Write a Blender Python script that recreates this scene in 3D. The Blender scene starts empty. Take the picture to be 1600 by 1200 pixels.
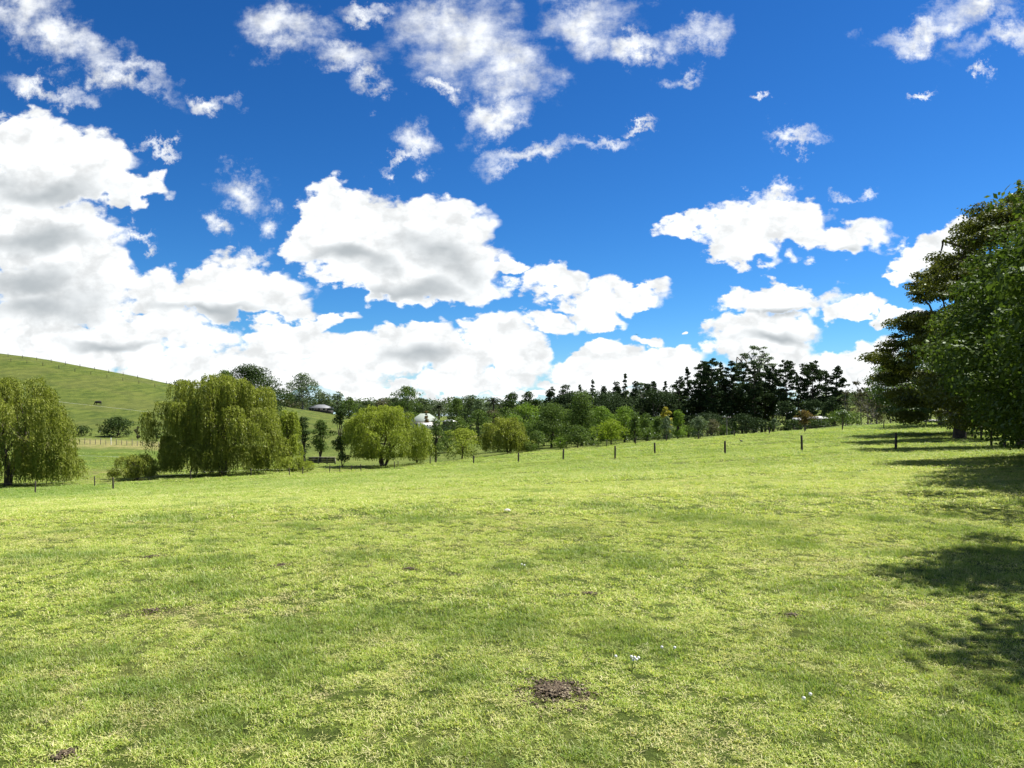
import bpy, math, random
import numpy as np
from math import radians, pi
random.seed(3)
S = bpy.context.scene
COL = S.collection
F_PX = 1160.0          # focal length in photograph pixels
HOR = 650.0            # horizon row
EYE = 1.6

# ------------------------------------------------------------------ camera
cam = bpy.data.cameras.new('camera'); camo = bpy.data.objects.new('camera', cam); COL.objects.link(camo)
camo.location = (0, 0, EYE); camo.rotation_euler = (pi/2, 0, 0)
cam.sensor_width = 36; cam.lens = 36*F_PX/1600; cam.shift_y = (HOR-600)/1600
cam.clip_start = 0.05; cam.clip_end = 12000
S.camera = camo

# ------------------------------------------------------------------ light
SUN_EL, SUN_AZ = radians(59), radians(64)      # azimuth from +Y towards +X
SUN_STRENGTH, SKY_STRENGTH, EXPOSURE = 5.0, 0.1, 1.12
sl = bpy.data.lights.new('sun', 'SUN'); so = bpy.data.objects.new('sun', sl); COL.objects.link(so)
sl.energy = SUN_STRENGTH; sl.angle = radians(0.53); sl.color = (1, .955, .88)
from mathutils import Vector
sd = Vector((math.sin(SUN_AZ)*math.cos(SUN_EL), math.cos(SUN_AZ)*math.cos(SUN_EL), math.sin(SUN_EL)))
so.rotation_euler = sd.to_track_quat('Z', 'Y').to_euler(); so.location = (0, 0, 60)
S.view_settings.view_transform = 'Standard'; S.view_settings.look = 'None'
S.view_settings.exposure = EXPOSURE; S.view_settings.gamma = 1; S.view_settings.use_curve_mapping = False
S.render.engine = 'CYCLES'
S.cycles.max_bounces = 6; S.cycles.transparent_max_bounces = 4
S.cycles.diffuse_bounces = 3; S.cycles.glossy_bounces = 2; S.cycles.transmission_bounces = 4

# ------------------------------------------------------------------ sky with clouds
W = bpy.data.worlds.new('World'); S.world = W; W.use_nodes = True
wt = W.node_tree; wt.nodes.clear()
def N(t, typ, **kw):
    n = t.nodes.new(typ)
    for k, v in kw.items(): setattr(n, k, v)
    return n
def L(t, a, b): t.links.new(a, b)
def M(t, op, a, b=None, c=None, clamp=False):
    n = N(t, 'ShaderNodeMath', operation=op, use_clamp=clamp)
    for i, v in enumerate((a, b, c)):
        if v is None: continue
        if isinstance(v, (int, float)): n.inputs[i].default_value = v
        else: L(t, v, n.inputs[i])
    return n.outputs[0]
def VM(t, op, a, b=None, s=None):
    n = N(t, 'ShaderNodeVectorMath', operation=op)
    for i, v in enumerate((a, b)):
        if v is None: continue
        if isinstance(v, tuple): n.inputs[i].default_value = v
        else: L(t, v, n.inputs[i])
    if s is not None:
        if isinstance(s, (int, float)): n.inputs['Scale'].default_value = s
        else: L(t, s, n.inputs['Scale'])
    return n.outputs['Value'] if op in ('LENGTH', 'DOT_PRODUCT') else n.outputs[0]
def SS(t, v, a, b, lo=0.0, hi=1.0):
    n = N(t, 'ShaderNodeMapRange', interpolation_type='SMOOTHSTEP')
    L(t, v, n.inputs[0]); n.inputs[1].default_value = a; n.inputs[2].default_value = b
    n.inputs[3].default_value = lo; n.inputs[4].default_value = hi
    return n.outputs[0]
def NOISE(t, vec, scale, detail=5, rough=.55, col=False, lac=2.0):
    n = N(t, 'ShaderNodeTexNoise', noise_dimensions='2D' if t is wt else '3D'); L(t, vec, n.inputs['Vector'])
    n.inputs['Scale'].default_value = scale; n.inputs['Detail'].default_value = detail
    n.inputs['Roughness'].default_value = rough; n.inputs['Lacunarity'].default_value = lac
    return n.outputs['Color' if col else 'Fac']
def MIX(t, f, a, b, mode='MIX'):
    n = N(t, 'ShaderNodeMix', data_type='RGBA', blend_type=mode)
    for s, v in ((n.inputs[0], f), (n.inputs[6], a), (n.inputs[7], b)):
        if isinstance(v, (int, float)): s.default_value = v
        elif isinstance(v, tuple): s.default_value = v if len(v) == 4 else v+(1,)
        else: L(t, v, s)
    return n.outputs[2]

GR_ = ((.63, 1.93), (.625, 1.51), (.71, 1.423))
sky = N(wt, 'ShaderNodeTexSky', sky_type='NISHITA', sun_disc=False)
sky.sun_elevation = SUN_EL; sky.sun_rotation = SUN_AZ
sky.altitude = 50; sky.air_density = 1.0; sky.dust_density = 0.0; sky.ozone_density = 6.0
tc = N(wt, 'ShaderNodeTexCoord')
D = VM(wt, 'NORMALIZE', tc.outputs['Generated'])
sp = N(wt, 'ShaderNodeSeparateXYZ'); L(wt, D, sp.inputs[0])
ax_, ay_ = M(wt, 'ABSOLUTE', sp.outputs[0]), M(wt, 'ABSOLUTE', sp.outputs[1])
big = M(wt, 'MAXIMUM', ax_, ay_)
side = M(wt, 'GREATER_THAN', ax_, ay_)
# the same cloudscape continues in all four quarters of the horizon
num = M(wt, 'ADD', M(wt, 'MULTIPLY', sp.outputs[0], M(wt, 'SUBTRACT', 1.0, side)), M(wt, 'MULTIPLY', sp.outputs[1], side))
u = M(wt, 'DIVIDE', num, big); v = M(wt, 'DIVIDE', sp.outputs[2], big)
cb = N(wt, 'ShaderNodeCombineXYZ'); L(wt, u, cb.inputs[0]); L(wt, v, cb.inputs[1])
P = cb.outputs[0]
def centred(vec): return VM(wt, 'SUBTRACT', vec, (.5, .5, .5))
# domain for noise: cloud-plane-like coordinates: stretched toward the horizon
nz = VM(wt, 'MULTIPLY', P, (1.0, 1.5, 1.0))
w1 = VM(wt, 'SCALE', VM(wt, 'MULTIPLY', centred(NOISE(wt, nz, 9, 3, .5, col=True)), (1, 1, 0)), s=.075)
w2 = VM(wt, 'SCALE', VM(wt, 'MULTIPLY', centred(NOISE(wt, nz, 30, 5, .52, col=True)), (1, 1, 0)), s=.042)
Pc = VM(wt, 'ADD', VM(wt, 'ADD', P, w1), w2)
w3 = VM(wt, 'SCALE', VM(wt, 'MULTIPLY', centred(NOISE(wt, P, 7, 3, .5, col=True)), (1, 1, 0)), s=.10)
w4 = VM(wt, 'SCALE', VM(wt, 'MULTIPLY', centred(NOISE(wt, P, 20, 8, .7, col=True)), (1, 1, 0)), s=.085)
Pw = VM(wt, 'ADD', VM(wt, 'ADD', P, w3), w4)
def union(vec, blobs, k):
    # each step carries the running value in z, so that the shader compiles as one sequential chain
    sp_ = N(wt, 'ShaderNodeSeparateXYZ'); L(wt, vec, sp_.inputs[0]); acc = None
    for b in blobs:
        cx, cy, rx, ry = b[:4]; rot = b[4] if len(b) > 4 else 0
        q = N(wt, 'ShaderNodeCombineXYZ'); L(wt, sp_.outputs[0], q.inputs[0]); L(wt, sp_.outputs[1], q.inputs[1])
        if acc is not None: L(wt, acc, q.inputs[2])
        m = N(wt, 'ShaderNodeMapping', vector_type='TEXTURE'); L(wt, q.outputs[0], m.inputs[0])
        m.inputs[1].default_value = ((cx-800)/F_PX, (HOR-cy)/F_PX, 0)
        m.inputs[2].default_value = (0, 0, radians(rot))
        m.inputs[3].default_value = (rx/F_PX, ry/F_PX, 1e6)
        l = VM(wt, 'LENGTH', m.outputs[0])
        acc = l if acc is None else M(wt, 'SMOOTH_MIN', acc, l, k)
    return M(wt, 'SUBTRACT', 1.0, acc)
CUM = [(35,225,100,58),(130,262,92,58),(215,300,62,28),(60,290,120,40),
 (50,365,150,62),(140,400,70,55),(330,455,160,50),(90,450,150,62),(440,478,62,24),(300,480,170,26),
 (200,520,190,30),(60,560,230,48),(330,575,150,45),(20,505,120,50),
 (505,500,62,18,8),(450,535,90,36),(570,562,130,40),(440,590,220,34),
 (650,530,64,34),(710,560,105,38),(770,525,55,44),(810,560,45,38),
 (535,330,78,50),(645,345,95,54),(705,360,66,66),(505,370,58,46),(625,400,150,60),(735,415,75,54),(565,435,80,28),(795,405,34,14),(690,445,120,26),
 (860,440,60,34),(935,475,66,38),(990,465,58,20),(850,500,45,26),(950,500,45,20),
 (1200,355,105,50),(1300,370,90,36),(1075,350,55,22),(1165,395,50,30),(1245,335,65,34),(1170,360,60,30),
 (1215,462,102,26),(1205,510,98,34),(1350,475,52,20),(1200,548,80,40),(1335,568,90,36),(1270,590,150,30),
 (935,575,95,26),(1018,545,36,15),(930,555,38,24),(1060,575,70,24),(1000,597,140,20),(890,600,60,16),
 (1455,395,64,32),(1495,368,50,28),(1405,500,44,18),(1415,425,30,12),(1520,440,60,30),
 (1440,590,90,30),(560,610,260,12),(750,600,100,18),(880,622,140,9),(1087,530,7,7)]
WSP = [(30,20,60,34),(105,60,95,32,-25),(195,118,95,22,-32),(75,125,70,15,-12),(340,152,42,13),
 (450,52,66,38),(535,95,62,26,-10),(572,140,32,20),(560,8,60,16),
 (725,60,88,75),(700,30,70,45),(785,95,62,48),(790,165,62,26,35),(700,155,40,14),
 (905,35,80,40),(985,75,42,20),(1080,48,58,28,20),(1070,125,40,16),
 (825,236,60,18,10),(935,228,52,13),(640,232,34,28),(622,252,42,10),(1230,210,36,12),(985,200,30,8),(1210,155,16,7),
 (1450,38,100,24,22),(1550,60,82,26,20),(1530,5,70,22),(1522,122,16,9),(1340,292,34,10),(1205,288,48,15),
 (255,236,42,9),(375,300,46,24),(425,342,28,22),(325,352,24,17),(395,402,48,14),(225,365,26,10),(1440,158,20,6)]
SHD = [(70,298,120,22,-6),(60,375,85,20),(40,440,110,22),(60,478,120,22),(330,488,110,10),
 (690,402,85,26,-14),(640,452,95,12),(545,408,80,12,-8),(655,562,60,14),
 (1290,402,80,7,6),(170,540,90,8),(1215,485,70,7),(1220,530,70,7)]
fc = union(Pc, CUM, .18); fw = union(Pw, [(a, b, c*1.15, d*1.2)+tuple(e) for a, b, c, d, *e in WSP], .15); fs = union(VM(wt, 'ADD', P, VM(wt, 'SCALE', w1, s=.8)), [(a, b, c*1.25, d*1.5)+tuple(e) for a, b, c, d, *e in SHD], .35)
fine = M(wt, 'SUBTRACT', NOISE(wt, nz, 60, 6, .62), .5)
def BILLOW(vec, scale):
    n = N(wt, 'ShaderNodeTexVoronoi', feature='F1', voronoi_dimensions='2D'); L(wt, vec, n.inputs['Vector']); n.inputs['Scale'].default_value = scale
    n.inputs['Detail'].default_value = 2.5; n.inputs['Roughness'].default_value = .5; n.normalize = True
    return M(wt, 'SUBTRACT', .42, n.outputs['Distance'])
nzw = VM(wt, 'ADD', nz, VM(wt, 'SCALE', w2, s=.6))
bil = BILLOW(nzw, 26)
dc = SS(wt, M(wt, 'MULTIPLY_ADD', bil, .60, M(wt, 'MULTIPLY_ADD', fine, .36, fc)), .05, .31)
wn = NOISE(wt, VM(wt, 'MULTIPLY', P, (1, 1.7, 1)), 15, 8, .60)
dw = SS(wt, M(wt, 'ADD', M(wt, 'MULTIPLY', fw, .9), M(wt, 'MULTIPLY_ADD', wn, 1.5, -.78)), -.15, 1.15)
# thin far bank just above the horizon
hb = M(wt, 'MULTIPLY', SS(wt, v, .01, .075, 1, 0), SS(wt, NOISE(wt, VM(wt, 'MULTIPLY', P, (1, 5, 1)), 9, 5, .55), .36, .60), clamp=True)
# overall extra clouds high above the frame
hi = M(wt, 'MULTIPLY', SS(wt, v, .62, .8), SS(wt, NOISE(wt, P, 3.2, 6, .6), .52, .66))
mask = M(wt, 'MULTIPLY', M(wt, 'MAXIMUM', M(wt, 'MAXIMUM', dc, dw), M(wt, 'MAXIMUM', M(wt, 'MULTIPLY', hb, .7), hi), clamp=True), SS(wt, v, -.006, .0))
shn = NOISE(wt, nz, 13, 4, .55)
shade = M(wt, 'MULTIPLY', SS(wt, M(wt, 'MULTIPLY_ADD', M(wt, 'SUBTRACT', shn, .5), .75, fs), -.2, 1.1), M(wt, 'MULTIPLY', dc, SS(wt, fc, .0, .35)), clamp=True)
puff = SS(wt, M(wt, 'ADD', M(wt, 'MULTIPLY', BILLOW(VM(wt, 'ADD', nzw, (-.004, -.012, 0)), 26), .9), NOISE(wt, nz, 20, 5, .6)), .25, .8, .75, 1.08)
CL = 1.0/SKY_STRENGTH
bright = N(wt, 'ShaderNodeVectorMath', operation='SCALE'); bright.inputs[0].default_value = (.50*CL, .512*CL, .516*CL); L(wt, puff, bright.inputs['Scale'])
cloudcol = MIX(wt, shade, bright.outputs[0], (.225*CL, .245*CL, .258*CL))
# grade of the clear sky: per-channel response of the phone picture
ss_ = N(wt, 'ShaderNodeSeparateColor'); L(wt, sky.outputs[0], ss_.inputs[0])
def chan(i, gain, gam): return M(wt, 'MULTIPLY', M(wt, 'POWER', M(wt, 'MULTIPLY', ss_.outputs[i], SKY_STRENGTH), gam), gain/SKY_STRENGTH)
cc_ = N(wt, 'ShaderNodeCombineColor'); L(wt, chan(0, *GR_[0]), cc_.inputs[0]); L(wt, chan(1, *GR_[1]), cc_.inputs[1]); L(wt, chan(2, *GR_[2]), cc_.inputs[2])
skycol = cc_.outputs[0]
skycol = MIX(wt, SS(wt, v, .0, .085, .8, 0), skycol, (.29*CL, .42*CL, .465*CL))
fin = MIX(wt, mask, skycol, cloudcol)
bg = N(wt, 'ShaderNodeBackground'); L(wt, fin, bg.inputs[0]); bg.inputs[1].default_value = SKY_STRENGTH
wo = N(wt, 'ShaderNodeOutputWorld'); L(wt, bg.outputs[0], wo.inputs[0])
W.cycles.sampling_method = 'MANUAL'; W.cycles.sample_map_resolution = 512

# ------------------------------------------------------------------ terrain
PXC = [-200,0,200,400,600,800,1000,1200,1400,1600,1800]
TY = {
 3:   [1269]*11,
 8:   [892,890,888,886,884,882,882,880,880,879,879],
 15:  [800,797,793,787,781,777,773,769,765,761,758],
 25:  [784,781,777,771,763,755,747,739,731,725,718],
 40:  [784,781,774,762,753,745,734,724,714,707,702],
 60:  [778,774,766,756,747,736,722,706,697,693,690],
 80:  [766,763,757,750,742,726,710,697,685,682,680],
 100: [752,750,747,745,739,718,702,687,672,670,670],
 125: [720,722,720,728,736,712,692,678,662,661,661],
 150: [684,684,684,704,728,702,688,675,657,655,655],
 200: [655,657,662,680,705,692,688,679,663,658,656],
 250: [598,602,634,656,690,682,682,674,664,658,655],
 300: [532,537,578,628,670,673,672,669,655,645,640],
 350: [540,546,582,625,659,668,667,665,640,630,625],
 450: [620,620,635,640,655,660,660,652,614,604,600],
 700: [652]*9+[640,640],
 1500:[651.5]*11,
 5000:[650.5]*11}
ys = np.array(sorted(TY)); LY = np.log(ys.astype(float))
tab = np.array([[EYE-(TY[y][i]-HOR)/F_PX*y for i in range(11)] for y in ys])
uc = (np.array(PXC)-800)/F_PX
FU = np.linspace(uc[0], uc[-1], 161); FL = np.linspace(LY[0], LY[-1], 260)
t1 = np.array([np.interp(FU, uc, r) for r in tab])
t2 = np.array([np.interp(FL, LY, t1[:, j]) for j in range(161)]).T     # (L,U)
def blur(a, ax, s):
    r = int(3*s); k = np.exp(-.5*(np.arange(-r, r+1)/s)**2); k /= k.sum()
    ap = np.pad(a, [(r, r) if i == ax else (0, 0) for i in range(2)], mode='edge')
    return np.apply_along_axis(lambda m: np.convolve(m, k, 'valid'), ax, ap)
t2 = blur(blur(t2, 0, 3.2), 1, 6)
rs = np.random.RandomState(11); LAT = rs.rand(256, 256)
def vnoise(x, y):
    xi, yi = np.floor(x).astype(int), np.floor(y).astype(int); fx, fy = x-xi, y-yi
    fx, fy = fx*fx*(3-2*fx), fy*fy*(3-2*fy)
    g = lambda a, b: LAT[a % 256, b % 256]
    return (g(xi, yi)*(1-fx)+g(xi+1, yi)*fx)*(1-fy)+(g(xi, yi+1)*(1-fx)+g(xi+1, yi+1)*fx)*fy
def fbm(x, y, o=4):
    s = 0; a = .5
    for i in range(o): s = s+a*vnoise(x*2**i+17*i, y*2**i+5*i); a *= .5
    return s/(1-.5**o)
def ground(x, y):
    x = np.asarray(x, float); y = np.asarray(y, float)
    ye = np.clip(np.abs(y), 3, 4900); uu = np.clip(x/ye, FU[0], FU[-1])
    fi = (uu-FU[0])/(FU[1]-FU[0]); fl = (np.log(ye)-FL[0])/(FL[1]-FL[0])
    i = np.clip(fi.astype(int), 0, 159); j = np.clip(fl.astype(int), 0, 258); a = fi-i; b = fl-j
    z = (t2[j, i]*(1-a)+t2[j, i+1]*a)*(1-b)+(t2[j+1, i]*(1-a)+t2[j+1, i+1]*a)*b
    d = np.sqrt(x*x+y*y)
    return z+(fbm(x*.7, y*.7, 2)-.5)*.06+(fbm(x*.09+3, y*.09, 3)-.5)*np.clip(d/60, 0, 1)*.5
def at(px, Y):                     # a ground point seen under column px at depth Y
    X = (px-800)/F_PX*Y
    return X, Y, float(ground(X, Y))
def zof(py, Y): return EYE-(py-HOR)/F_PX*Y

def mesh(name, V, F, mat, parent=None, loc=None, smooth=False, tint=None, link=True, ptattr=None):
    me = bpy.data.meshes.new(name)
    V = np.ascontiguousarray(V, dtype=np.float32)
    Fs = F if isinstance(F, list) else [F]
    Fs = [np.asarray(f, dtype=np.int32) for f in Fs if len(f)]
    me.vertices.add(len(V)); me.vertices.foreach_set('co', V.ravel())
    nl = sum(f.size for f in Fs); npn = sum(len(f) for f in Fs)
    me.loops.add(nl); me.polygons.add(npn)
    if npn:
        me.loops.foreach_set('vertex_index', np.concatenate([f.ravel() for f in Fs]))
        tot = np.concatenate([np.full(len(f), f.shape[1], np.int32) for f in Fs])
        st = np.concatenate([[0], np.cumsum(tot)[:-1]]).astype(np.int32)
        me.polygons.foreach_set('loop_start', st)
        me.update(calc_edges=True)
        if smooth: me.polygons.foreach_set('use_smooth', np.ones(npn, bool))
    if tint is not None:
        a = me.attributes.new('tint', 'FLOAT', 'POINT'); a.data.foreach_set('value', np.asarray(tint, np.float32))
    for k, (ty, arr) in (ptattr or {}).items():
        a = me.attributes.new(k, ty, 'POINT')
        a.data.foreach_set('vector' if ty == 'FLOAT_VECTOR' else 'value', np.ascontiguousarray(arr).ravel())
    me.update(calc_edges=True)
    if mat: me.materials.append(mat)
    o = bpy.data.objects.new(name, me)
    if link: COL.objects.link(o)
    if parent: o.parent = parent
    if loc is not None: o.location = loc
    return o
def tag(o, label=None, cat=None, group=None, kind=None):
    for k, val in (('label', label), ('category', cat), ('group', group), ('kind', kind)):
        if val: o[k] = val
    return o
def thing(name, label, cat, loc=(0, 0, 0), rz=0, group=None):
    o = bpy.data.objects.new(name, None); COL.objects.link(o); o.location = loc; o.rotation_euler = (0, 0, rz)
    o.empty_display_size = .2
    return tag(o, label, cat, group)

# ------------------------------------------------------------------ materials
def new_mat(name):
    m = bpy.data.materials.new(name); m.use_nodes = True; m.node_tree.nodes.clear(); return m, m.node_tree
def plain(name, c, rough=.8, var=.25, scale=6, c2=None, bump=.0, metal=0):
    m, t = new_mat(name)
    g = N(t, 'ShaderNodeNewGeometry'); n = NOISE(t, g.outputs['Position'], scale, 5, .65)
    c2 = c2 or tuple(x*(1-var) for x in c)
    col = MIX(t, SS(t, n, .35, .65), c, c2)
    b = N(t, 'ShaderNodeBsdfPrincipled'); L(t, col, b.inputs['Base Color']); b.inputs['Roughness'].default_value = rough
    b.inputs['Metallic'].default_value = metal
    if bump:
        bn = N(t, 'ShaderNodeBump'); bn.inputs['Strength'].default_value = bump; L(t, n, bn.inputs['Height']); L(t, bn.outputs[0], b.inputs['Normal'])
    o = N(t, 'ShaderNodeOutputMaterial'); L(t, b.outputs[0], o.inputs[0]); return m
def leafmat(name, a, b_, trans=.35, gloss=.25, rough=.5, c3=None):
    m, t = new_mat(name)
    at_ = N(t, 'ShaderNodeAttribute', attribute_name='tint')
    g = N(t, 'ShaderNodeNewGeometry')
    n = NOISE(t, g.outputs['Position'], .45, 3, .6)
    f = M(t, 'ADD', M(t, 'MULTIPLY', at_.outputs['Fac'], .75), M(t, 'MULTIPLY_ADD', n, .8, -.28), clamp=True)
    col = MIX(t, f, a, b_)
    if c3: col = MIX(t, SS(t, at_.outputs['Fac'], .90, .97), col, c3)
    d = N(t, 'ShaderNodeBsdfDiffuse'); L(t, col, d.inputs[0])
    tr = N(t, 'ShaderNodeBsdfTranslucent')
    tcol = MIX(t, 1.0, col, (1.15, 1.25, .55), 'MULTIPLY'); L(t, tcol, tr.inputs[0])
    ms = N(t, 'ShaderNodeMixShader'); ms.inputs[0].default_value = trans; L(t, d.outputs[0], ms.inputs[1]); L(t, tr.outputs[0], ms.inputs[2])
    gl = N(t, 'ShaderNodeBsdfGlossy'); gl.inputs['Roughness'].default_value = rough; gl.inputs[0].default_value = (.5, .55, .5, 1)
    fr = N(t, 'ShaderNodeFresnel'); fr.inputs[0].default_value = 1.4
    m2 = N(t, 'ShaderNodeMixShader'); L(t, M(t, 'MULTIPLY', fr.outputs[0], gloss*.55, clamp=True), m2.inputs[0]); L(t, ms.outputs[0], m2.inputs[1]); L(t, gl.outputs[0], m2.inputs[2])
    o = N(t, 'ShaderNodeOutputMaterial'); L(t, m2.outputs[0], o.inputs[0]); return m
LM = {
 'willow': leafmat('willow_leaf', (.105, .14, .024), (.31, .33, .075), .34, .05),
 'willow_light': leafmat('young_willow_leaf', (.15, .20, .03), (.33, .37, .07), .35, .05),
 'broad_dark': leafmat('dark_leaf', (.022, .042, .012), (.062, .095, .024), .25, .3),
 'broad_mid': leafmat('mid_green_leaf', (.045, .085, .02), (.125, .175, .04), .32, .25),
 'broad_light': leafmat('fresh_green_leaf', (.09, .16, .024), (.19, .27, .045), .36, .22),
 'lime': leafmat('lime_green_leaf', (.14, .21, .02), (.26, .32, .04), .38, .18),
 'grey_green': leafmat('grey_green_leaf', (.075, .115, .065), (.15, .19, .10), .25, .25),
 'far': leafmat('far_leaf', (.045, .07, .035), (.10, .13, .05), .2, .1),
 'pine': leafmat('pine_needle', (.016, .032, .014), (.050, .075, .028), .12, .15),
 'scrub': leafmat('scrub_leaf', (.07, .07, .04), (.15, .145, .08), .2, .1),
 'totara': leafmat('olive_leaf', (.042, .056, .012), (.135, .14, .03), .32, .12, c3=(.2, .14, .05)),
 'glossy': leafmat('glossy_leaf', (.034, .062, .013), (.11, .155, .032), .32, .08, .5, c3=(.16, .19, .06)),
 'copper': leafmat('copper_leaf', (.10, .075, .025), (.19, .13, .05), .3, .2),
 'yellow': leafmat('yellow_leaf', (.30, .28, .05), (.42, .36, .06), .35, .2)}
BARK = plain('bark', (.085, .068, .05), .95, scale=3, c2=(.04, .032, .024), bump=.4)
BARKG = plain('grey_bark', (.24, .22, .19), .95, scale=3, c2=(.11, .10, .085), bump=.4)
POST = plain('weathered_post', (.075, .06, .045), .95, scale=9, c2=(.03, .024, .02), bump=.4)
POSTG = plain('grey_timber', (.25, .23, .19), .95, scale=9, c2=(.13, .12, .10), bump=.3)
WIRE = plain('galvanised_wire', (.45, .45, .44), .45, metal=.8)
TAPE = plain('white_tape', (.8, .8, .72), .6)
WHITE = plain('white_paint', (.8, .8, .78), .5, var=.06)
GLASS = plain('dark_glass', (.03, .035, .04), .12)
BLACK = plain('black_plastic', (.02, .02, .02), .6)

# ground material
m, t = new_mat('pasture'); GM = m
g = N(t, 'ShaderNodeNewGeometry'); Pz = g.outputs['Position']
n1 = NOISE(t, Pz, .055, 5, .6); n2 = NOISE(t, Pz, .5, 6, .65); n3 = NOISE(t, Pz, 4.0, 8, .75); n4 = NOISE(t, VM(t, 'MULTIPLY', Pz, (1, .4, 1)), .16, 4, .6)
c = MIX(t, SS(t, n1, .35, .65), (.11, .155, .024), (.15, .19, .036))
c = MIX(t, SS(t, n2, .46, .66), c, (.26, .275, .07))
c = MIX(t, SS(t, n4, .52, .72, 0, .75), c, (.085, .145, .022))
c = MIX(t, SS(t, n3, .42, .62, 0, .85), c, (.045, .065, .014))
n5 = NOISE(t, Pz, 22, 4, .7); c = MIX(t, SS(t, n5, .42, .62, 0, .5), c, (.08, .115, .02))
c = MIX(t, SS(t, n3, .46, .30, 0, .45), c, (.30, .29, .11))
da = N(t, 'ShaderNodeAttribute', attribute_name='dry'); c = MIX(t, M(t, 'MULTIPLY', da.outputs['Fac'], SS(t, n2, .3, .55)), c, (.27, .235, .10))
lu = N(t, 'ShaderNodeAttribute', attribute_name='lush_shade'); c = MIX(t, lu.outputs['Fac'], c, (.07, .135, .02))
hl = N(t, 'ShaderNodeAttribute', attribute_name='hill')
h1 = NOISE(t, VM(t, 'MULTIPLY', Pz, (1, .35, 2.5)), .35, 7, .72); h2 = NOISE(t, Pz, .035, 5, .6)
hc = MIX(t, SS(t, h1, .38, .62), (.038, .062, .010), (.10, .125, .022)); hc = MIX(t, SS(t, h2, .45, .62, 0, .35), hc, (.11, .11, .034))
c = MIX(t, M(t, 'MULTIPLY', hl.outputs['Fac'], .9), c, hc)
sb = N(t, 'ShaderNodeAttribute', attribute_name='soil'); c = MIX(t, sb.outputs['Fac'], c, (.10, .066, .045))
b = N(t, 'ShaderNodeBsdfPrincipled'); L(t, c, b.inputs['Base Color']); b.inputs['Roughness'].default_value = .95; b.inputs['Specular IOR Level'].default_value = .1
bp = N(t, 'ShaderNodeBump'); bp.inputs['Strength'].default_value = .9; bp.inputs['Distance'].default_value = .25
L(t, M(t, 'ADD', n3, M(t, 'MULTIPLY', n2, 1.6)), bp.inputs['Height']); L(t, bp.outputs[0], b.inputs['Normal'])
o = N(t, 'ShaderNodeOutputMaterial'); L(t, b.outputs[0], o.inputs[0])

# ------------------------------------------------------------------ ground sheet
def warp(n, hi_, s): q = np.linspace(-1, 1, n); return np.sinh(q*s)/np.sinh(s)*hi_
gx = warp(341, 5000, 8.2)
gy = np.concatenate([-np.sinh(np.linspace(1, 0, 40, endpoint=False)*6.5)/np.sinh(6.5)*1500, np.sinh(np.linspace(0, 1, 400)*7.6)/np.sinh(7.6)*5000])
GX, GY = np.meshgrid(gx, gy); GZ = ground(GX, GY)
nx, ny = len(gx), len(gy)
idx = np.arange(nx*ny).reshape(ny, nx)
Fg = np.stack([idx[:-1, :-1], idx[:-1, 1:], idx[1:, 1:], idx[1:, :-1]], -1).reshape(-1, 4)
UP = GX/np.maximum(GY, 1)*F_PX+800
def box_mask(p0, p1, y0, y1, sx=15, sy=4):
    f = lambda q, a, b_, s: np.clip((q-a)/s+.5, 0, 1)*np.clip((b_-q)/s+.5, 0, 1)
    return f(UP, p0, p1, sx)*f(GY, y0, y1, sy)
dry = np.maximum.reduce([box_mask(60, 270, 138, 151)*.7, box_mask(120, 240, 88, 112, 30, 8)*.55, box_mask(440, 590, 88, 122, 30, 8)*.5, box_mask(680, 760, 236, 262)*.95,
    box_mask(1420, 1500, 150, 175)*.8])
lush_shade = np.maximum.reduce([box_mask(-150, 230, 44, 84, 30, 6)*1.0, box_mask(1300, 1700, 60, 160, 60, 15)*.45, box_mask(90, 260, 112, 136, 20, 6)*.4])  # left strip: lush growth, deepened to make up for missing willow shade
SOIL = [(870, 1080, .19, .16), (238, 871, .17, .12), (235, 956, .17, .10), (442, 884, .11, .08), (922, 929, .09, .06), (1238, 963, .09, .06), (640, 890, .08, .05), (100, 1182, .07, .06)]
def gpix(px, py):                  # ground point under a near photograph pixel
    Y = EYE*F_PX/(py-HOR)
    for _ in range(8): Y = (EYE-float(ground((px-800)/F_PX*Y, Y)))*F_PX/(py-HOR)
    return (px-800)/F_PX*Y, Y
SOILP = [gpix(a, b_)+(r, s) for a, b_, r, s in SOIL]
soil = np.zeros_like(GX)
for x, y, r, s in SOILP: soil = np.maximum(soil, np.clip(1.5-np.sqrt(((GX-x)/r)**2+((GY-y)/s/1.2)**2), 0, 1)*.8)
soil = np.maximum(soil, box_mask(1425, 1475, 152, 170)*.7)
def sheet(x, y):                   # height of the ground mesh itself
    i = np.clip(np.searchsorted(gx, x)-1, 0, nx-2); j = np.clip(np.searchsorted(gy, y)-1, 0, ny-2)
    a = (x-gx[i])/(gx[i+1]-gx[i]); b_ = (y-gy[j])/(gy[j+1]-gy[j])
    return (GZ[j, i]*(1-a)+GZ[j, i+1]*a)*(1-b_)+(GZ[j+1, i]*(1-a)+GZ[j+1, i+1]*a)*b_
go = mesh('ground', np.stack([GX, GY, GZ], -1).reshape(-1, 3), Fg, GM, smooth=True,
    ptattr={'dry': ('FLOAT', dry.astype(np.float32)), 'lush_shade': ('FLOAT', lush_shade.astype(np.float32)), 'soil': ('FLOAT', soil.astype(np.float32)), 'hill': ('FLOAT', (np.clip((GY-150)/30, 0, 1)*np.clip((700-UP)/200, 0, 1)).astype(np.float32))})
tag(go, kind='structure')

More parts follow.
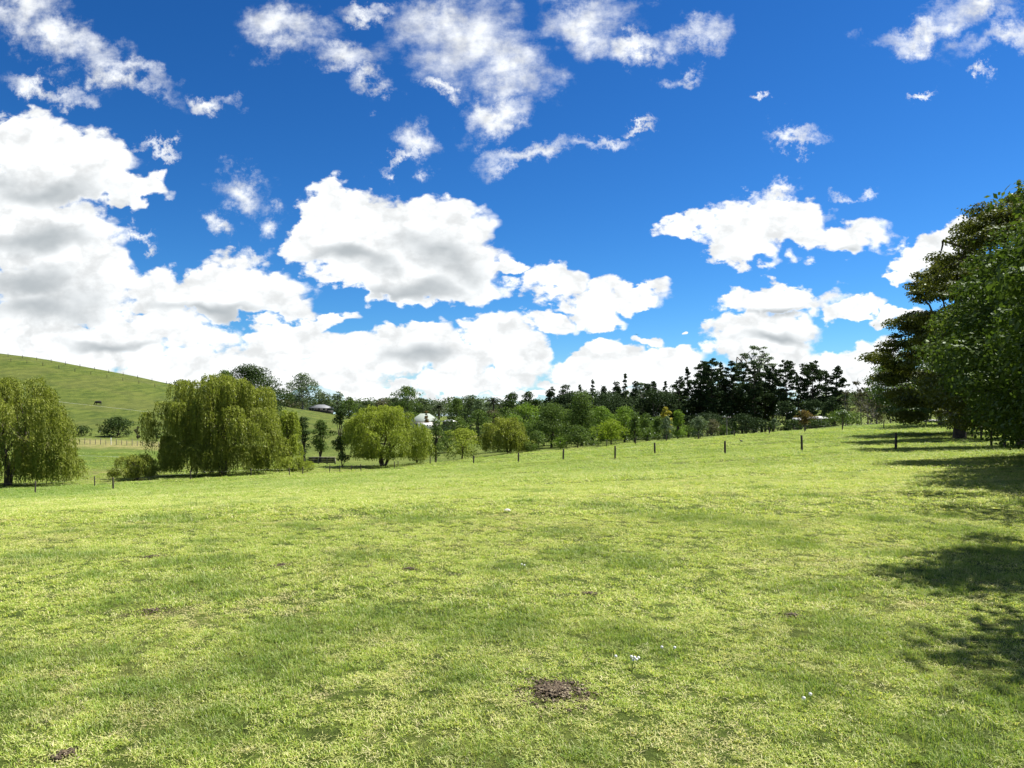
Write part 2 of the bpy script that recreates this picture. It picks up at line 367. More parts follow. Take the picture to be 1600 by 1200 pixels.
# ------------------------------------------------------------------ geometry helpers
def unit(a): return a/np.maximum(np.linalg.norm(a, axis=-1, keepdims=True), 1e-9)
def tubes(lines, sides=6):
    """lines: list of (points (n,3), radii (n,)) -> V, F, quads with closed tips"""
    Vs, Fs, off = [], [], 0
    ang = np.arange(sides)/sides*2*pi
    for Pn, R in lines:
        Pn = np.asarray(Pn, float); R = np.asarray(R, float); n = len(Pn)
        T = unit(np.gradient(Pn, axis=0)); up = np.where(np.abs(T[:, 2:3]) > .9, [[1., 0, 0]], [[0, 0, 1.]])
        A = unit(np.cross(T, up)); B = np.cross(T, A)
        ring = Pn[:, None]+R[:, None, None]*(A[:, None]*np.cos(ang)[None, :, None]+B[:, None]*np.sin(ang)[None, :, None])
        Vs.append(ring.reshape(-1, 3)); id_ = np.arange(n*sides).reshape(n, sides)+off; nxt = np.roll(id_, -1, axis=1)
        Fs.append(np.stack([id_[:-1], nxt[:-1], nxt[1:], id_[1:]], -1).reshape(-1, 4)); off += n*sides
    return np.concatenate(Vs), np.concatenate(Fs)
def branch(rng, a, b_, r0, r1, n=5, wob=.12, sag=0):
    a, b_ = np.asarray(a, float), np.asarray(b_, float); s = np.linspace(0, 1, n)[:, None]
    Ln = np.linalg.norm(b_-a); P_ = a+(b_-a)*s+np.array([0, 0, 1])*sag*Ln*(s*(1-s))*4
    P_[1:-1] += rng.randn(n-2, 3)*wob*Ln*.35
    return P_, np.linspace(r0, r1, n)
def leaf_geo(rng, C, Nn, Ls, Wd, tri=False, axis=None):
    n = len(C)
    Nn = unit(Nn); T = axis if axis is not None else rng.randn(n, 3)
    T = unit(T-Nn*np.sum(T*Nn, 1, keepdims=True)); B = np.cross(Nn, T)
    Ls = np.broadcast_to(Ls, n)[:, None]; Wd = np.broadcast_to(Wd, n)[:, None]
    if tri: V = np.stack([C-T*Ls*.5+B*Wd*.6, C-T*Ls*.5-B*Wd*.6, C+T*Ls*.6], 1)
    else: V = np.stack([C-T*Ls*.5, C-T*Ls*.05+B*Wd*.5, C+T*Ls*.5, C-T*Ls*.05-B*Wd*.5], 1)
    k = V.shape[1]
    return V.reshape(-1, 3), np.arange(n*k).reshape(n, k)
def clump_leaves(rng, cc, cr, n, size, tri=False, shell=.55, under=.55):
    """cc (k,3) clump centres, cr (k,3) radii"""
    w = cr[:, 0]*cr[:, 1]+cr[:, 0]*cr[:, 2]; w = w/w.sum()
    ci = rng.choice(len(cc), n, p=w); u_ = unit(rng.randn(n, 3)); flip = (u_[:, 2] < 0) & (rng.rand(n) > under); u_[flip, 2] *= -1
    rad = shell+(1-shell)*rng.rand(n, 1)**.7
    rad = rad*(1+.18*rng.randn(n, 1)*(rng.rand(n, 1) < .25))
    C = cc[ci]+cr[ci]*u_*rad
    Nn = unit(u_*.8+rng.randn(n, 3)*.65+[0, 0, .45])
    sz = size*(.65+.7*rng.rand(n))
    V, F = leaf_geo(rng, C, Nn, sz, sz*.62, tri)
    ct = rng.rand(len(cc))
    tv = np.clip(.45*ct[ci]+.55*rng.rand(n), 0, 1)
    return V, F, np.repeat(tv, 3 if tri else 4)
def put_tree(name, label, cat, loc, trunkVF, crown, bark, leaf, group=None, rz=0, part='crown'):
    r = thing(name, label, cat, loc, rz, group)
    if trunkVF is not None: mesh('trunk', trunkVF[0], trunkVF[1], bark, r, smooth=True)
    if crown is not None: mesh(part, crown[0], crown[1], leaf, r, tint=crown[2])
    return r
def profile(kind, tt):
    if kind == 'round': return np.sqrt(np.clip(1-np.abs(2*tt-.9)**2.3/1.2, 0.02, 1))
    if kind == 'column': return np.clip(np.minimum(tt*5+.35, (1.02-tt)*2.2), .05, 1)**.7
    if kind == 'cone': return np.clip(np.minimum(tt*6+.3, (1.03-tt)*1.15), .03, 1)
    if kind == 'flat': return np.clip(.45+.55*np.sin(np.clip(tt, 0, 1)*pi*.62), 0, 1)*np.sqrt(np.clip(1.06-tt**5, 0.05, 1))
    if kind == 'egg': return np.clip(np.sin(np.clip(tt*.93+.08, 0, 1)*pi), .05, 1)**.7
def broadleaf(seed, h, w, base=.18, kind='round', ncl=40, nleaf=6000, leaf=.3, cl=.17, flatz=.65, tri=False, limbs=10, shell=.5, depth=1.0, rz_noise=.25, trunk_r=None, inner=.35):
    rng = np.random.RandomState(seed); R = w/2
    tt = rng.rand(ncl)**.85; th = rng.rand(ncl)*2*pi
    lob = 1+rz_noise*(vnoise(th*1.3+seed, tt*4+seed*.3)-.5)*2
    s = np.where(rng.rand(ncl) < inner, rng.rand(ncl)*.75, .72+.25*rng.rand(ncl))
    cr0 = w*cl*(.6+.8*rng.rand(ncl)); prof = profile(kind, tt)*R*lob
    rr = np.maximum(prof-cr0*.6, 0)*s
    z0 = h*base
    cz = z0+(h-z0-cr0*flatz*.9)*tt+.1
    cz = np.maximum(cz, cr0*flatz*.7)
    cc = np.stack([rr*np.cos(th), rr*np.sin(th)*depth, cz], 1); cr = np.stack([cr0, cr0, cr0*flatz], 1)
    V, F, tv = clump_leaves(rng, cc, cr, nleaf, leaf, tri, shell)
    low = V[:, 2] < .05; V[low, 2] = .05+rng.rand(low.sum())*.2
    tr = trunk_r or h*.022+.04
    top = np.array([rng.randn()*w*.02, rng.randn()*w*.02, z0+(h-z0)*.75])
    lines = [branch(rng, (0, 0, -.3), top, tr, tr*.25, 7, .04)]
    lines[0][1][0] *= 1.35
    tp = lines[0][0]
    for k in rng.choice(ncl, min(limbs, ncl), replace=False):
        j = min(1+int(rng.rand()*3.5), 5)
        lines.append(branch(rng, tp[j], cc[k], lines[0][1][j]*.6, .02+tr*.06, 5, .10, .06))
    return tubes(lines), (V, F, tv)
def willow(seed, h, w, nb=80, ns=46, leaf=.34, hang=(1.5, 4.5), clear=.7, depth=.9, lowskirt=.25):
    rng = np.random.RandomState(seed); R = w/2
    # bunch heads: over a dome and, fewer, inside it
    th = rng.rand(nb)*2*pi; ph = rng.rand(nb)
    zz = np.where(rng.rand(nb) < lowskirt, (.14+.28*ph), .45+.5*ph)
    rad = np.sqrt(np.clip(1-((zz-.42)/.60)**2, .04, 1))
    lob = .66+.62*vnoise(th*1.5+seed*1.7, zz*4.1+seed)
    s = np.where(rng.rand(nb) < .3, .3+.5*rng.rand(nb), .85+.15*rng.rand(nb))
    head = np.stack([np.cos(th)*rad*R*s*lob*.86, np.sin(th)*rad*R*s*lob*depth*.86, zz*h*(.93+.07*lob)], 1)
    br = w*(.035+.05*rng.rand(nb))
    C, Tn, Ct = [], [], []
    for i in range(nb):
        out = np.array([np.cos(th[i]), np.sin(th[i])*depth, 0])
        a = rng.rand(ns)*2*pi; rr = br[i]*np.sqrt(rng.rand(ns))
        st = head[i]+np.stack([rr*np.cos(a), rr*np.sin(a), (br[i]-rr)*.45+rng.randn(ns)*.12], 1)
        dirh = unit(np.stack([np.cos(a), np.sin(a), np.zeros(ns)], 1)+out*.9)
        ln = (hang[0]+(hang[1]-hang[0])*rng.rand(ns))*(.55+.5*rng.rand())
        ln = np.minimum(ln, np.maximum(st[:, 2]-clear-rng.rand(ns)*.6, .3))
        m_ = max(4, int(np.mean(ln)/leaf*1.7)); q = np.linspace(0, 1, m_)
        arc = .35+.3*rng.rand(ns)
        # goes out, over and then down
        for qq in q:
            s_ = qq*ln
            outw = arc*(1-np.exp(-s_/.5))
            pos = st+dirh*outw[:, None]+np.stack([rng.randn(ns)*.05, rng.randn(ns)*.05, .22*np.sin(np.clip(s_/.7, 0, 1)*pi)-np.maximum(s_-.25, 0)], 1)
            C.append(pos); k = np.clip(s_/.8, 0, 1)[:, None]
            Tn.append(dirh*(1-k)*.9+np.array([0, 0, -1])*(k+.15)+rng.randn(ns, 3)*.22)
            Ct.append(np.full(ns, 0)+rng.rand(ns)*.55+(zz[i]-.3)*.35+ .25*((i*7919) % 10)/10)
    C = np.concatenate(C); Tn = np.concatenate(Tn); tv = np.clip(np.concatenate(Ct), 0, 1)
    n = len(C); sz = leaf*(.7+.7*rng.rand(n))
    V, F = leaf_geo(rng, C, unit(rng.randn(n, 3)+[0, 0, .3]), sz, sz*.30, False, axis=Tn)
    lines = []
    nt = 3
    for i in range(nt):
        a = i/nt*2*pi+rng.rand(); e = np.array([np.cos(a)*R*.3, np.sin(a)*R*.3, h*(.5+.15*rng.rand())])
        P_, r_ = branch(rng, (np.cos(a)*.1, np.sin(a)*.1, -.3), e, h*.03, h*.012, 6, .1, .08); lines.append((P_, r_))
        for k in range(7):
            j = rng.randint(2, 6); hb_ = head[rng.randint(nb)]
            lines.append(branch(rng, P_[j], hb_, r_[j]*.6, .03, 5, .08, .08))
    return tubes(lines), (V, F, np.repeat(tv, 4))
def pine(seed, h, w, start=.3, layers=16, per=5, leaf=.35, kind='cone', nleaf=6000, lean=0, sparse=0):
    rng = np.random.RandomState(seed); cc, cr = [], []
    bend = np.array([rng.randn()*.02*h+lean, rng.randn()*.02*h, 0])
    tr = h*.012+.1; ax = lambda z: bend*(z/h)**1.5
    lines = [(np.array([ax(z)+[0, 0, z] for z in np.linspace(-.3, h*.97, 9)]) if False else np.array([ax(max(z, 0))+np.array([0, 0, z]) for z in np.linspace(-.3, h*.97, 9)]), np.linspace(tr*1.2, .04, 9))]
    for k in range(layers):
        q = k/(layers-1); z = h*(start+(1-start)*q*.985)
        pr = profile(kind, np.array([q]))[0]*w/2*(.7+.5*rng.rand())
        if rng.rand() < sparse: continue
        for j in range(max(2, int(per*(.5+.6*rng.rand())*(1-.45*q)+1))):
            a = rng.rand()*2*pi; ln = pr*(.55+.5*rng.rand()); zt = z+ln*.18+rng.randn()*.25
            tip = ax(z)+np.array([np.cos(a)*ln, np.sin(a)*ln, zt])
            if q < .97: lines.append(branch(rng, ax(z)+np.array([0, 0, z-ln*.1]), tip, tr*.25*(1-q)+.03, .02, 3, .05))
            m_ = 1 if ln < 1 else 2
            for s_ in np.linspace(.62, 1, m_) if m_ > 1 else [1]:
                r = (.32+.26*rng.rand())*(w*.14+ln*.30)
                p_ = ax(z)+np.array([np.cos(a)*ln*s_, np.sin(a)*ln*s_, z+(zt-z)*s_+.1]); cc.append(p_); cr.append([r, r, r*.55])
    cc.append(ax(h)+np.array([0, 0, h*.97])); cr.append([.05*w+.2, .05*w+.2, h*.03+.2])
    V, F, tv = clump_leaves(rng, np.array(cc), np.array(cr), nleaf, leaf, True, .2, .8)
    return tubes(lines, 5), (V, F, tv)
def umbrella(seed, h, w, start=.55, ncl=34, nleaf=7000, leaf=.3, flatz=.42, trunk_r=None, thick=.28, cl=.085, nmain=7, depth=1):
    """bare spreading limbs carrying separate flat puffs of leaves near the outline"""
    rng = np.random.RandomState(seed); tr = trunk_r or h*.02
    fork = np.array([0, 0, h*start]); lines = [branch(rng, (0, 0, -.3), fork, tr*1.3, tr*.8, 5, .04)]
    cc, cr = [], []
    mains = []
    for i in range(nmain):
        a = i/nmain*2*pi+rng.rand()*.5; s = .35+.5*rng.rand()
        e = np.array([np.cos(a)*w*.5*s, np.sin(a)*w*.5*s*depth, h*(start+(1-start)*(.55+.3*(1-s)))])
        b_ = branch(rng, fork, e, tr*.6, tr*.25, 5, .12, .05); lines.append(b_); mains.append(b_[0])
    for k in range(ncl):
        a = rng.rand()*2*pi; s = np.sqrt(rng.rand()); z = h*(1-(1-start)*thick*2.2*s**2-(1-start)*thick*rng.rand())
        c_ = np.array([np.cos(a)*w*.5*s*.93, np.sin(a)*w*.5*s*.93*depth, z]); r = w*cl*(.7+.7*rng.rand()); cc.append(c_); cr.append([r, r, r*flatz])
        mi = min(mains, key=lambda q: np.linalg.norm(q[-2]-c_)); lines.append(branch(rng, mi[rng.randint(2, 5)], c_, tr*.22, .025, 5, .10, .02))
    V, F, tv = clump_leaves(rng, np.array(cc), np.array(cr), nleaf, leaf, False, .25, .6)
    return tubes(lines, 6), (V, F, tv)
def bare(seed, h, w, nleaf=1200, leaf=.3, nb=26):
    rng = np.random.RandomState(seed); lines = []; tips = []
    P0, r0 = branch(rng, (0, 0, -.3), (rng.randn()*.3, rng.randn()*.3, h*.95), h*.014+.05, .03, 8, .05); lines.append((P0, r0))
    for k in range(nb):
        j = rng.randint(2, 7); a = rng.rand()*2*pi; ln = w*.5*(.4+.6*rng.rand())*(1.1-j/9)
        e = P0[j]+np.array([np.cos(a)*ln, np.sin(a)*ln, ln*(.3+.7*rng.rand())]); B_ = branch(rng, P0[j], e, r0[j]*.4+.02, .025, 5, .12); lines.append(B_)
        for q in range(4):
            jj = rng.randint(2, 5); e2 = B_[0][jj]+rng.randn(3)*ln*.25+[0, 0, ln*.12]; lines.append(branch(rng, B_[0][jj], e2, .035, .02, 3, .1)); tips.append(e2)
    tips = np.array(tips); r = w*.05
    V, F, tv = clump_leaves(rng, tips, np.full((len(tips), 3), r), nleaf, leaf, True, .1, 1)
    return tubes(lines, 4), (V, F, tv)
def palm(seed, h, w, nf=46):
    rng = np.random.RandomState(seed); lines = [branch(rng, (0, 0, -.3), (0, 0, h*.62), .42, .36, 5, .01)]
    C, Tn, Nn = [], [], []
    for k in range(nf):
        a = rng.rand()*2*pi; el = -.35+1.75*rng.rand(); ln = w*.5*(.85+.25*rng.rand()); s = np.linspace(0, 1, 16)
        o_ = np.array([np.cos(a), np.sin(a), 0]); P_ = np.array([0, 0, h*.62])+o_*(np.cos(el)*s*ln)[:, None]+np.array([0, 0, 1])*(np.sin(el)*s*ln-(s**2)*ln*.45)[:, None]
        lines.append((P_[::3], np.linspace(.06, .02, len(P_[::3]))))
        sdv = np.array([-np.sin(a), np.cos(a), 0])
        for i in range(2, 16):
            for sg in (-1, 1):
                C.append(P_[i]+sdv*sg*.25+[0, 0, -.12]); Tn.append(sdv*sg+o_*.6+[0, 0, -.5]); Nn.append([rng.randn()*.3, rng.randn()*.3, 1])
    C, Tn, Nn = map(np.array, (C, Tn, Nn)); n = len(C)
    V, F = leaf_geo(rng, C, Nn, np.full(n, .85), np.full(n, .16), False, axis=Tn)
    return tubes(lines, 5), (V, F, np.repeat(rng.rand(n), 4))

SEED = [100]
def T(typ, name, label, cat, px, Y, top, wpx, leafm, group=None, bark=BARK, dens=1.0, base_in=None, **kw):
    X, Y, z = at(px, Y); h = zof(top, Y)-z; w = wpx/F_PX*Y*(1.22 if typ in ('broad', 'pine') and Y > 110 else 1); SEED[0] += 7; sd_ = SEED[0]
    ls = max(.10, Y/742*1.35)                                  # leaf clusters no smaller than the picture resolves
    area = max(h*w, 2); nl = int(np.clip(area/(ls*ls)*5.0*dens, 500, 60000))
    if typ == 'willow': tv, cv = willow(sd_, h, w, **kw)
    elif typ == 'broad':
        kw.setdefault('ncl', 46); kw.setdefault('leaf', ls); kw.setdefault('nleaf', nl); kw.setdefault('tri', Y > 120)
        tv, cv = broadleaf(sd_, h, w, **kw)
    elif typ == 'pine': tv, cv = pine(sd_, h, w, leaf=ls*1.15, nleaf=int(nl*.8), **kw)
    elif typ == 'umbrella': kw.setdefault('leaf', ls); kw.setdefault('nleaf', nl); tv, cv = umbrella(sd_, h, w, **kw)
    elif typ == 'bare': tv, cv = bare(sd_, h, w, leaf=ls, nleaf=int(nl*.25), **kw)
    elif typ == 'palm': tv, cv = palm(sd_, h, w, **kw)
    return put_tree(name, label, cat, (X, Y, z), tv, cv, bark, LM[leafm], group)

# ------------------------------------------------------------------ willows in the hollow
GW = 'weeping willows in the hollow'
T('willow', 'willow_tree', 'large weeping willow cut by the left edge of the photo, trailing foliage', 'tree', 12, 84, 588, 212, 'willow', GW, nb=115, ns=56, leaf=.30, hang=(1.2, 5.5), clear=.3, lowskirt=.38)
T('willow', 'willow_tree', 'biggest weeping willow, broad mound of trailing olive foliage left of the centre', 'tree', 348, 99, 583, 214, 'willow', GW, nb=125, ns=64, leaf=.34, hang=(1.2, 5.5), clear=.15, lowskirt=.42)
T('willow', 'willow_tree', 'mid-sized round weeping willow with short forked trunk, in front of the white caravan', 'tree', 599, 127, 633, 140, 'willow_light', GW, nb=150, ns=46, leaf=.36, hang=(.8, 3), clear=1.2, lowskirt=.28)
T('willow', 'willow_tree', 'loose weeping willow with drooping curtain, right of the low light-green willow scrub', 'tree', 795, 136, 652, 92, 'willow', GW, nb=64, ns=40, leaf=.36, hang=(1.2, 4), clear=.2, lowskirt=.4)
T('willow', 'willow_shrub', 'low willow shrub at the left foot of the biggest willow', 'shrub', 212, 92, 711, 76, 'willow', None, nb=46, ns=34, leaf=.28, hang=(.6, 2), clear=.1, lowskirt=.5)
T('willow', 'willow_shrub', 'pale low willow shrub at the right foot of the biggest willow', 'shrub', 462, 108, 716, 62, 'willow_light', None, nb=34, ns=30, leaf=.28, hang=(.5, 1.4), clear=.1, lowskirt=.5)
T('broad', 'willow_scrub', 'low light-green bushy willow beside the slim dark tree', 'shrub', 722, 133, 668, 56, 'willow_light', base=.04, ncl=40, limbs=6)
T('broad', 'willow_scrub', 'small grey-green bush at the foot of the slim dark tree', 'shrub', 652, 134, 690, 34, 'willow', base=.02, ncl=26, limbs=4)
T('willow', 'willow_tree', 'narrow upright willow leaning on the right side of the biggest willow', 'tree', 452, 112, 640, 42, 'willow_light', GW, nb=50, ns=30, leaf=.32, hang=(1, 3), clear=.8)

# ------------------------------------------------------------------ trees of the valley, middle distance
T('broad', 'slim_tree', 'slim dark upright tree between the round willow and the light-green scrub', 'tree', 681, 129, 650, 18, 'broad_mid', kind='column', base=.1, ncl=34, cl=.30, dens=.7)
T('broad', 'conifer', 'narrow dark columnar tree right of the biggest willow', 'tree', 474, 128, 646, 20, 'broad_dark', kind='column', base=.06, ncl=40, cl=.26)
T('broad', 'young_tree', 'small tree with visible trunk above the dark timber culvert', 'tree', 501, 138, 656, 34, 'broad_mid', kind='egg', base=.26, ncl=34, dens=.9)
T('broad', 'dark_tree', 'tall dark leafy tree behind the round willow\'s left side', 'tree', 533, 150, 638, 36, 'broad_dark', kind='egg', base=.12, ncl=40)
T('broad', 'young_tree', 'small dark-green sapling on a thin stem under the round willow\'s left edge', 'tree', 534, 121, 706, 26, 'broad_dark', kind='egg', base=.35, ncl=16, dens=.7, trunk_r=.09)
mid = [
 (862, 150, 628, 52, 'broad_mid', 'egg', 'full mid-green tree right of the loose willow'),
 (838, 140, 672, 30, 'broad_mid', 'egg', 'short bushy green tree in front of the full mid-green tree'),
 (876, 136, 682, 24, 'broad_light', 'egg', 'small fresh-green tree at the fence behind a dark post'),
 (909, 146, 608, 50, 'broad_mid', 'cone', 'tallest green pointed tree of the valley row'),
 (903, 136, 664, 34, 'broad_mid', 'egg', 'low bushy tree at the foot of the tallest pointed tree'),
 (938, 158, 633, 40, 'broad_light', 'round', 'light-topped green tree behind the lime-green one'),
 (955, 131, 653, 42, 'lime', 'egg', 'lime-yellow rounded tree standing at the field edge'),
 (976, 152, 633, 40, 'broad_light', 'egg', 'fresh-green tree right behind the lime-yellow tree'),
 (992, 133, 641, 22, 'broad_mid', 'cone', 'small dark-hearted young tree on a thin dark stem right of the lime tree'),
 (1010, 150, 645, 30, 'broad_mid', 'egg', 'rounded green tree second right of the lime-yellow tree'),
 (1028, 144, 652, 20, 'broad_mid', 'cone', 'small pointed green tree left of the young tree with yellow top behind'),
 (1042, 132, 650, 20, 'grey_green', 'egg', 'thin greyish young tree on a bare stem at the field edge'),
 (1060, 140, 640, 24, 'broad_light', 'cone', 'pointed light-green young tree before the dark pines'),
 (1092, 127, 650, 28, 'grey_green', 'egg', 'open pale young tree with its stem at the field edge before the pines'),
 (1112, 160, 655, 26, 'scrub', 'round', 'dark rounded shrub at the left foot of the pines'),
]
for px, Y, tp, w_, lm, kd, lb in mid:
    T('broad', 'valley_tree', lb, 'tree', px, Y, tp, w_*1.18, lm, 'planted trees in the valley row', kind=kd, base=.08, ncl=44, dens=1.0, cl=.2)
T('broad', 'yellow_tree', 'small golden-yellow crowned tree among the greens before the pines', 'tree', 1040, 165, 636, 18, 'yellow', kind='round', base=.1, ncl=20)
for px, Y, tp, w_, lb in ((1012, 135, 668, 30, 'low shrub at the field edge below the rounded green tree'), (1075, 150, 664, 40, 'low shrub filling the gap left of the pale young tree'), (1130, 172, 664, 26, 'low shrub left of the power pole'), (826, 133, 690, 24, 'low shrub right of the loose willow'), (925, 138, 690, 30, 'low shrub between the pointed tree and the lime tree'), (778, 150, 672, 60, 'broad green thicket behind the loose willow'), (850, 160, 650, 60, 'mid-green thicket between the loose willow and the full mid-green tree'), (885, 165, 640, 60, 'mid-green thicket behind the full mid-green tree'), (955, 168, 645, 70, 'mid-green thicket behind the lime-yellow tree'), (1030, 170, 650, 60, 'mid-green thicket behind the thin greyish young tree'), (700, 170, 672, 50, 'green thicket behind the slim dark upright tree')):
    T('broad', 'shrub', lb, 'shrub', px, Y, tp, w_, 'broad_mid', kind='round', base=.02, ncl=24, limbs=4)

# ------------------------------------------------------------------ pine belt
GP = 'dark pines of the shelter belt'
pl = [(1058, 205, 590, 30, .2, 'slender pine at the left end of the tall pines, stepped crown'), (1076, 215, 576, 28, .2, 'pine with narrow pointed top, second of the tall pines from the left'),
 (1096, 208, 566, 34, .3, 'pine with bare lower trunk, third of the tall pines from the left'), (1112, 200, 562, 34, .3, 'broad-headed dark pine, fourth of the tall pines from the left'),
 (1127, 214, 567, 28, .25, 'dark pine just left of the power pole, narrow top'), (1144, 203, 566, 34, .2, 'dense dark pine above the power pole'),
 (1160, 212, 568, 34, .18, 'dense dark pine left below the flat-topped gum'), (1178, 200, 570, 36, .15, 'dense dark pine in front of the flat-topped gum'),
 (1196, 210, 572, 34, .2, 'dark pine right below the flat-topped gum'), (1208, 205, 574, 28, .3, 'pine with bare trunk, last before the gap of sky'),
 (1230, 195, 564, 32, .18, 'lone dark pine with a blunt top standing right of the gap'), (1249, 215, 585, 16, .1, 'thin ragged pine between the two blunt-topped pines'),
 (1268, 193, 568, 44, .25, 'wide blunt-topped pine with layered open branches'), (1291, 210, 580, 16, .1, 'thin pale pine right of the wide blunt-topped pine'),
 (1304, 190, 572, 28, .22, 'pine at the right end of the belt with a stepped open crown')]
for px, Y, tp, w_, st, lb in pl:
    T('pine', 'pine_tree', lb, 'tree', px, Y, tp, w_, 'pine', GP, start=st, kind=('flat' if px in (1230, 1268, 1112, 1096) else 'cone' if px in (1076, 1249, 1291, 1127) else 'egg'), layers=17, per=8, dens=1.7)
T('umbrella', 'gum_tree', 'tall gum with a wide flat crown rising above the pine belt', 'tree', 1180, 222, 538, 76, 'grey_green', bark=BARKG, start=.62, ncl=40, nleaf=5200, thick=.32, cl=.07)
T('umbrella', 'gum_tree', 'pale open-crowned gum showing over the dark trees left of the tall pines', 'tree', 1005, 250, 594, 40, 'grey_green', bark=BARKG, start=.6, ncl=20, nleaf=2500)
GD = 'dark trees left of the pine belt'
dk = [(862, 215, 604, 26, 'round', 'round dark tree at the left end of the dark wood'), (884, 205, 600, 36, 'round', 'broad dark round-headed tree over the green valley trees'),
 (905, 220, 602, 22, 'cone', 'dark tree with thin top behind the tallest green pointed tree'), (925, 212, 594, 22, 'cone', 'dark spire-topped conifer, first spire of the dark wood'),
 (943, 205, 602, 26, 'cone', 'dark conifer between the two spires of the dark wood'), (963, 210, 596, 26, 'column', 'dark dense conifer left of the tallest dark spire'),
 (977, 205, 585, 26, 'cone', 'dark conifer with the tallest spire left of the pines'), (993, 208, 595, 26, 'column', 'dark dense conifer right of the tallest dark spire'),
 (1012, 206, 600, 30, 'round', 'dark rounded tree under the pale open gum'), (1021, 214, 594, 20, 'column', 'dark narrow tree right of the pale open gum'),
 (1038, 206, 598, 26, 'cone', 'dark conifer just left of the tall pines')]
for px, Y, tp, w_, kd, lb in dk:
    if kd != 'round' and px not in (963, 993, 943, 1021): T('pine', 'dark_conifer', lb, 'tree', px, Y, tp, w_*1.1, 'pine', GD, kind='cone' if kd == 'cone' else 'egg', start=.04, layers=20, per=8, dens=1.5)
    else: T('broad', 'dark_tree', lb, 'tree', px, Y, tp, w_, 'pine', GD, kind=kd, base=.03, ncl=70, cl=.15, dens=1.15)
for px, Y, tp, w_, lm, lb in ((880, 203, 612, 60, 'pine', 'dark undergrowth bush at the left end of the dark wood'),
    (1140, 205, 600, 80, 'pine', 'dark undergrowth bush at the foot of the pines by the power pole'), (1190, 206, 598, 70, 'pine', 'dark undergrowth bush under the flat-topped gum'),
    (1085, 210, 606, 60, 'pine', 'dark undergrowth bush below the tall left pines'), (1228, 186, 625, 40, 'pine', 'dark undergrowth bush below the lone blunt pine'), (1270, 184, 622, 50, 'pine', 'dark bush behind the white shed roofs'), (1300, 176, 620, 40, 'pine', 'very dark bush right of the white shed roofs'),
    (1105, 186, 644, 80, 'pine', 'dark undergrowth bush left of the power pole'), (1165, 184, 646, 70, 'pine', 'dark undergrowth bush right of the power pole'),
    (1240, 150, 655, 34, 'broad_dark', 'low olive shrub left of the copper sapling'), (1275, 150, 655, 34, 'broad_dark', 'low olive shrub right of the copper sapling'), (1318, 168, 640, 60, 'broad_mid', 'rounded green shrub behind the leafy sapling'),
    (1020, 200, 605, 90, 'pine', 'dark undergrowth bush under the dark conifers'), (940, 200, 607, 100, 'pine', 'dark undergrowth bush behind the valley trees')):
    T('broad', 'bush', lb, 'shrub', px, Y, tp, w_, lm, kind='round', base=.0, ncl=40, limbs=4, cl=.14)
T('broad', 'pale_shrub', 'pale leafy shrub with stakes between two field-edge saplings', 'shrub', 1210, 150, 654, 16, 'grey_green', kind='egg', base=.02, ncl=16, limbs=4)

# ------------------------------------------------------------------ far left and centre trees
T('broad', 'broad_tree', 'broad dark-green tree rising behind the biggest willow', 'tree', 388, 150, 567, 116, 'broad_dark', kind='round', base=.12, ncl=90, cl=.13, dens=1.2, rz_noise=.35)
T('broad', 'broad_tree', 'loose leafy tree top at the left shoulder of the broad tree behind the willow', 'tree', 352, 155, 578, 50, 'broad_mid', kind='round', base=.15, ncl=40)
T('broad', 'hilltop_tree', 'small round dark tree peeping over the hill crest left of the biggest willow', 'tree', 287, 325, 593, 36, 'broad_dark', kind='round', base=.05, ncl=30)
T('broad', 'poplar_tree', 'tall pale grey-green tree standing on the skyline right of the biggest willow', 'tree', 473, 345, 582, 50, 'grey_green', bark=BARKG, kind='egg', base=.14, ncl=60, cl=.13, rz_noise=.3)
far = [(505, 360, 612, 42, 'far', 'soft green tree behind the low grey roof'), (528, 340, 611, 20, 'grey_green', 'slim pale tree right of the low grey roof'), (545, 320, 620, 26, 'broad_mid', 'bright dark-green round tree right of the low grey roof'),
 (636, 330, 602, 48, 'broad_mid', 'big rounded tree behind the caravan\'s left side'), (618, 350, 620, 30, 'far', 'soft green tree left of the big rounded tree'), (660, 340, 620, 36, 'far', 'soft green tree right of the big rounded tree'),
 (714, 335, 622, 30, 'broad_mid', 'round-topped tree right of the feathery palm'), (735, 325, 615, 36, 'far', 'taller mixed tree between the two palms'), (746, 280, 622, 26, 'grey_green', 'bluish grey-green tree left of the dark palm'),
 (800, 300, 613, 40, 'broad_dark', 'dark round tree right of the dark palm'), (826, 280, 612, 34, 'broad_dark', 'dark round tree nearest the dark wood'), (838, 250, 620, 36, 'broad_dark', 'dark lower tree at the edge of the dark wood'),
 (718, 235, 650, 36, 'broad_mid', 'olive bushy tree above the straw-coloured bank'), (748, 215, 640, 40, 'broad_mid', 'bright-green pointed tree behind the light willow scrub'), (790, 200, 635, 56, 'broad_mid', 'mid-green tree behind the loose willow'), (820, 190, 628, 50, 'broad_light', 'light-green tree right behind the loose willow'),
 (574, 330, 626, 30, 'far', 'soft grey-green tree behind the round willow\'s top left'), (596, 345, 621, 34, 'scrub', 'brownish tree behind the round willow'), (455, 370, 615, 40, 'scrub', 'greyish tree at the left foot of the tall pale tree'),
 (770, 285, 640, 40, 'scrub', 'brownish tree mass below the dark palm'), (702, 262, 655, 24, 'broad_dark', 'dark shrub right of the pale-roofed house'), (690, 250, 662, 30, 'pine', 'very dark shrub beside the caravan')]
for px, Y, tp, w_, lm, lb in far:
    T('broad', 'valley_tree', lb, 'tree', px, Y, tp, w_, lm, 'trees behind the valley houses', kind='round', base=.04, ncl=40, limbs=5, cl=.17)
T('palm', 'palm_tree', 'feathery date palm behind the pale-roofed house', 'palm', 686, 312, 618, 30, 'broad_dark')
